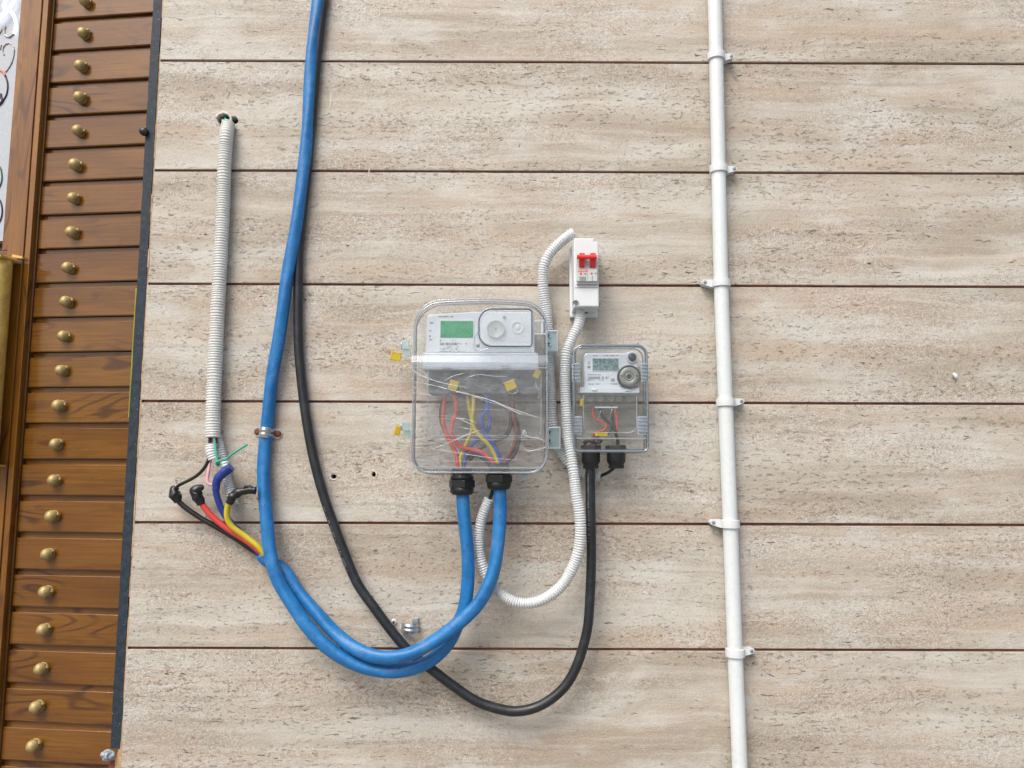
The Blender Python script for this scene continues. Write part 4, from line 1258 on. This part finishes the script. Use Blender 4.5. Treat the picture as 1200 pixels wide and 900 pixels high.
for lst, r in (([(477.5, 425), (487, 435), (500, 442.5), (520, 449), (546, 454)], .00075), ([(481, 432), (492, 440), (506, 446)], .0005), ([(485, 447.5), (505, 451), (527, 456.5), (552, 463), (575, 469), (600, 479), (633, 490)], .00095),
               ([(560, 464.5), (580, 471), (602, 482), (612, 486)], .0008), ([(540, 458), (570, 470), (590, 476), (608, 484), (628, 489)], .0005), ([(484, 460), (500, 462), (512, 466)], .0004), ([(534, 489), (543, 493), (556, 499)], .0007),
               ([(533, 490), (545, 491), (560, 496)], .0005), ([(537, 500), (546, 502), (557, 503)], .0005), ([(484, 514.5), (530, 515), (590, 515.5), (641, 515)], .00035), ([(505, 527), (525, 519), (551, 508), (566, 503)], .00045), ([(508, 526), (545, 532), (580, 537), (608, 539)], .0006),
               ([(485, 524), (500, 525)], .0003), ([(613, 506), (615, 510), (622, 512.5), (632, 514), (640, 518)], .0008), ([(611, 511), (614, 504), (618, 511)], .0007), ([(613, 526), (622, 528), (634, 526), (641, 523)], .0007), ([(614, 523), (618, 529), (626, 527)], .0005),
               ([(486, 486), (520, 487), (534, 488)], .0003), ([(575, 512), (600, 513.5), (620, 512)], .0003), ([(535, 480), (570, 480), (600, 481)], .0003), ([(483, 453), (492, 456)], .0004), ([(545, 443), (560, 439), (580, 441), (594, 441)], .0005), ([(520, 447), (530, 441), (545, 437)], .0005),
               ([(484, 538), (520, 540), (600, 541)], .00025), ([(600, 455), (618, 462)], .0003)):
    strand(lst, r * .9)
tag(part(mb, "film_crease", m_crease, fm), kind="stuff")
# ------------------------------------------------------------------ yellow seals
def seal(px_, py_, off, wd, ht, rot, label, loop):
    c = P(px_, py_, off)
    e = empty("yellow_seal", c, label, "seal", "yellow plastic security seals")
    mb = MB(); box(mb, -wd / 2, wd / 2, -.0022, .0022, -ht / 2, ht / 2, .0010)
    box(mb, -wd * .42, wd * .42, -.0028, .0028, ht * .30, ht * .46, .0004)
    box(mb, -wd * .5 - .0008, -wd * .36, -.0027, .0027, -ht * .5, ht * .5, .0004)
    for k_ in (-.22, .0, .2): box(mb, wd * k_ - .0005, wd * k_ + .0005, -.0027, .0, -ht * .4, ht * .25, .0002)
    R = Matrix.Rotation(rot, 4, 'Y')
    mb.v = [tuple(c + R @ Vector(v)) for v in mb.v]
    part(mb, "seal_body", m_seal, e)
    if loop:
        mb = MB()
        pts = [c + R @ Vector((x * wd, -.001, z * ht)) for x, z in loop]
        sweep(mb, catmull(pts, .0015), .00045, 6)
        part(mb, "seal_wire", m_zinc, e)
    return e
LPR = [(-.45, -.45), (-.3, -.85), (.1, -.95), (.42, -.8), (.48, -.4)]
seal(464, 417.5, .036, .0165, .0150, -.28 + .5, "yellow plastic seal hanging on the upper left hinge of the big meter box", LPR)
seal(466.4, 504.5, .036, .0080, .0165, .25, "yellow plastic seal hanging on the lower left hinge of the big meter box", [(-.3, .45), (-.5, .6), (.2, .8), (.3, .45)])
seal(532, 451.5, .074, .0135, .0150, .3, "yellow plastic seal inside the big meter box just above the red wires", [(.45, .4), (.85, 0), (.8, -.5), (.5, -.7)])
seal(598.5, 451.5, .0765, .0165, .0150, -.42, "square yellow plastic seal in the big box, just above the black wires", LPR)
seal(629.5, 438.5, .074, .0085, .0130, .5, "small faint yellow plastic seal in the big box's right edge below the ledge", None)

# ------------------------------------------------------------------ small meter box
SO = .068
sb = empty("meter_enclosure", P(715, 530, 0), "small clear plastic meter box with bluish rounded rim at the right of the large one", "meter box", "clear meter boxes on the wall")
a, b = P(671.6, 530.3, SO), P(759.3, 403.2, SO)
def sl(off, ins): return rrect(a.x, b.x, a.z, b.z, (.009, .009, .016, .016), -off, ins)
sa, sbb = a.copy(), b.copy()
def sl(off, ins, a=sa, b=sbb): return rrect(a.x, b.x, a.z, b.z, (.010, .010, .017, .017), -off, ins)
mb = MB(); shell(mb, [sl(.0015, .004), sl(.004, .003), sl(.022, .0022)], True, False); part(mb, "back_tray", m_tray, sb)
mb = MB(); shell(mb, [sl(.022, .0008), sl(.060, .0008), sl(.0655, .0022), sl(.0680, .0050)], False, True); part(mb, "front_cover", m_sclear, sb)
mb = MB(); loop_tube(mb, sl(.0665, .0022), .0021, 8); part(mb, "outer_rim", m_srim, sb)
mb = MB(); loop_tube(mb, sl(.0670, .0050), .0008); loop_tube(mb, sl(.023, .0008), .0011); part(mb, "inner_rim", m_rimd, sb)
mb = MB(); pbox(mb, 675, 513.2, 757.5, 514.6, .066, .0698, .0004); part(mb, "cover_rib", m_rim, sb)
for (x0, y0, x1, y1) in ((671, 425.5, 680, 447), (752, 425.5, 759.8, 447), (672.8, 488, 682, 509), (748.5, 488, 759.6, 509)):
    mb = MB(); pbox(mb, x0, y0, x1, y1, .052, .0680, .001)
    sc_ = part(mb, "side_clip", m_frost, sb)
    mb = MB()
    for k in range(5): pbox(mb, x0, y0 + 1.2 + k * 4.1, x1 - .6, y0 + 2.6 + k * 4.1, .0675, .0700, .0004)
    tag(sub(mb, "clip_rib", m_srim, sc_), kind="stuff")
for gx in (692.3, 722.0):
    mb = MB()
    lathe(mb, [(.0148, -.004), (.0150, 0), (.0150, .0135), (.0142, .0150), (.0118, .0185), (.0117, .0240), (.0108, .0246), (.0090, .0247)], P(gx, 531.0, .038), (0, 0, -1), 24)
    gd = part(mb, "cable_gland", m_gland, sb)
    mb = MB()
    for k in range(20):
        a_ = 2 * PI * k / 20
        q = P(gx, 531.0, .038) + Vector((.0118 * math.cos(a_), .0118 * math.sin(a_), -.0218))
        box(mb, q.x - .0007, q.x + .0007, q.y - .0007, q.y + .0007, q.z - .0024, q.z + .0022)
    tag(sub(mb, "grip_rib", m_gland, gd), kind="stuff")
for x in (692.5, 721.5):
    mb = MB(); c = P(x, 526.5, .038); lathe(mb, [(.0150, -.002), (.0165, 0), (.0165, .0055), (.0150, .007)], c, (0, 0, 1), 6, False)
    part(mb, "gland_nut", m_gland, sb)

sm = empty("electricity_meter", P(715, 455, .02), "small white electricity meter with grey green display and round grey port in the smaller box", "meter", "electricity meters in clear boxes")
mb = MB()
SM = .052
pts = [P(x, y, SM) for x, y in ((684.8, 454.5), (685, 416), (686.8, 414), (733, 414), (735, 412.8), (741, 411.2), (746, 414), (748, 420), (747, 426), (748.5, 454.5))]
poly = [(p.x, p.z) for p in pts]
shell(mb, [[Vector((x, -.012, z)) for x, z in poly], [Vector((x, -SM + .0012, z)) for x, z in poly], [Vector((x, -SM, z)) for x, z in inset(poly, .0012)]], True, True, False)
part(mb, "meter_case", m_mwhite, sm)
mb = MB(); pbox(mb, 679.5, 454.0, 749.4, 460.4, .012, SM + .004, .0012); lip = part(mb, "meter_lip", m_mwhite, sm)
mb = MB(); pbox(mb, 694, 455.2, 699.5, 457.6, SM + .003, SM + .0056, .0004); sub(mb, "lip_catch", m_white, lip)
mb = MB(); pbox(mb, 733, 455.6, 739, 458, SM + .003, SM + .0056, .0004); sub(mb, "lip_catch", m_white, lip)
mb = MB(); pbox(mb, 693.4, 418.8, 726.2, 435.2, SM - .001, SM + .0008, .0003); part(mb, "display_frame", m_white, sm)
mb = MB(); pbox(mb, 694.4, 420.1, 724.9, 434.0, SM - .001, SM + .0013); part(mb, "display", m_lcdd, sm)
mb = MB()
def tr(*k, **q): text_row(*k, m=mb, **q)
tr(694, 700.5, 416.1, 1.3, SM, .9, .5, 1.0); tr(707, 724.5, 416.1, 1.1, SM, .75, .4, 1.0)
tr(688, 705.5, 438.4, 1.2, SM, .8, .4, .9); tr(688, 713.5, 441.2, 3.0, SM, .8, .5, 1.2); tr(688, 699, 444.8, 1.0, SM, .8, .4, .9); tr(702, 708, 445.0, .8, SM, .8, .4, .9)
tr(688, 696, 449.3, 1.6, SM, .8, .4, .9); tr(698, 703.5, 449.3, 1.2, SM, .8, .4, .9); tr(716, 721, 443.5, 3.6, SM, .8, .5, .9); tr(715.5, 724, 449.2, 1.4, SM, .85, .4, .9)
tr(688.4, 692, 423.8, 1.0, SM, .9, .4, .9); tr(689, 691.5, 425.8, 1.0, SM); tr(688.6, 691.8, 429, 2.4, SM)
tag(part(mb, "printed_text", m_ink, sm), kind="stuff")
c = P(736.7, 442, SM)
mb = MB(); lathe(mb, [(.0190, 0), (.0190, .006), (.0182, .0082), (.0172, .0082), (.0166, .0068)], c, (0, -1, 0), 32); prt = part(mb, "optical_port", m_dark, sm)
mb = MB(); lathe(mb, [(.0166, .0060), (.0164, .0072), (.0072, .0072), (.0066, .0060), (.0064, .0074), (.0046, .0078), (.0040, .0068)], c, (0, -1, 0), 28); sub(mb, "port_face", m_port, prt)
mb = MB(); lathe(mb, [(.0040, .0066), (.0038, .0071)], c, (0, -1, 0), 18)
for s_ in (-1, 1): lathe(mb, [(.0014, .0070), (.0014, .0075)], c + Vector((s_ * .0122, 0, .0012)), (0, -1, 0), 10)
sub(mb, "port_hole", m_dark, prt)
mb = MB(); q = c + Vector((.0150, -.004, .0130)); box(mb, q.x - .003, q.x + .003, -SM - .007, -SM - .001, q.z - .002, q.z + .003, .0006); sub(mb, "port_lug", m_port, prt)
c = P(740.7, 419.2, SM)
mb = MB(); lathe(mb, [(.0092, 0), (.0092, .0022), (.0082, .0032), (.0076, .002), (.007, .002)], c, (0, -1, 0), 24); bt = part(mb, "button_collar", m_white, sm)
mb = MB(); lathe(mb, [(.0064, .0), (.0064, .0040), (.0054, .0052), (.0012, .0054)], c, (0, -1, 0), 24); sub(mb, "push_button", m_dark, bt)
mb = MB(); c = P(715.5, 437.4, SM); lathe(mb, [(.0020, 0), (.0020, .0006)], c, (0, -1, 0), 14); part(mb, "test_mark", m_white, sm)
mb = MB(); pbox(mb, 682.5, 460.6, 747, 478, .012, .044, .0015); tbk = part(mb, "terminal_block", m_tcover, sm)
for x in (691.8, 703.7, 715.8, 725.4, 737):
    mb = MB(); lathe(mb, [(.0056, 0), (.0056, .0012), (.0044, .0016), (.0040, -.0004), (.001, -.0004)], P(x, 467, .0445), (0, -1, 0), 14)
    sub(mb, "terminal_screw", m_port, tbk)
mb = MB()
a2, b2 = P(683, 508, .050), P(747, 461, .050)
def ul(off, ins): return rrect(a2.x, b2.x, a2.z, b2.z, (.012, .016, .002, .002), -off, ins)
shell(mb, [ul(.030, 0), ul(.049, .0004), ul(.0502, .0016)], False, True); uc = part(mb, "terminal_cover", m_sclear, sm)
mb = MB(); loop_tube(mb, ul(.0502, .0015), .0006); pbox(mb, 697, 476.5, 724, 478.2, .0495, .0520, .0003); sub(mb, "cover_ridge", m_frost, uc)
# wires in the small box are cores of the black cable and a tail from the conduit
def kcore(lst, r, m):
    mb = MB(); sweep(mb, catmull(pp(lst), .003), r, 10); return part(mb, "core", m, bk)
kcore([(694, 476, .036), (694.5, 482, .037), (697, 490, .038), (706.5, 495, .040), (710.5, 500, .041), (707, 504.5, .041), (699, 507, .04), (695, 511, .039), (692, 525, .038)], .0017, m_redw)
kcore([(702.5, 476, .036), (704, 484, .037), (710.5, 493, .039), (716.5, 499, .040), (716, 505, .04), (708, 508, .038), (697, 514, .038), (693, 526, .038)], .0022, m_black)
tl_ = empty("wire_tail", P(722, 525, .038), "dark wire with a red piece dropping into the small box's right gland", "wire")
mb = MB(); sweep(mb, catmull(pp([(717, 476, .036), (717.5, 484, .038), (719, 497, .040), (722, 509, .040), (724, 519, .039), (723, 530, .038)]), .003), .0027, 10); part(mb, "black_wire", m_black, tl_)
mb = MB(); sweep(mb, catmull(pp([(720.5, 480, .041), (721.8, 488, .043), (722.8, 497, .043), (723, 504, .042)]), .003), .0017, 10); part(mb, "red_wire", m_redw, tl_)
mb = MB(); sweep(mb, catmull(pp([(684, 520, .044), (690, 516, .046), (699, 519, .046), (704, 516.5, .045), (699, 513, .044)]), .002), lambda s, a, i: .0030 * (1 + .2 * math.sin(i * .9)), 10); part(mb, "taped_bundle", m_tape, tl_)
mb = MB()
for (x, y) in ((704, 481), (717.5, 479)):
    sweep(mb, catmull(pp([(x, y, .053), (x - 2.5, y + 8, .053), (x - 4, y + 13, .052)]), .003), .00045, 6)
part(mb, "thin_seal_wire", m_zinc, tl_)
seal(705, 509.2, .050, .0190, .0062, .05, "yellow plastic seal lying flat above the glands in the small meter box", None)
seal(681.8, 472, .050, .0048, .0125, .12, "narrow yellow plastic seal upright at the left side in the small meter box", [(-.2, .4), (.3, .75), (.9, .6)])
for o in bpy.data.objects:
    if 'world_kids' in o: del o['world_kids']
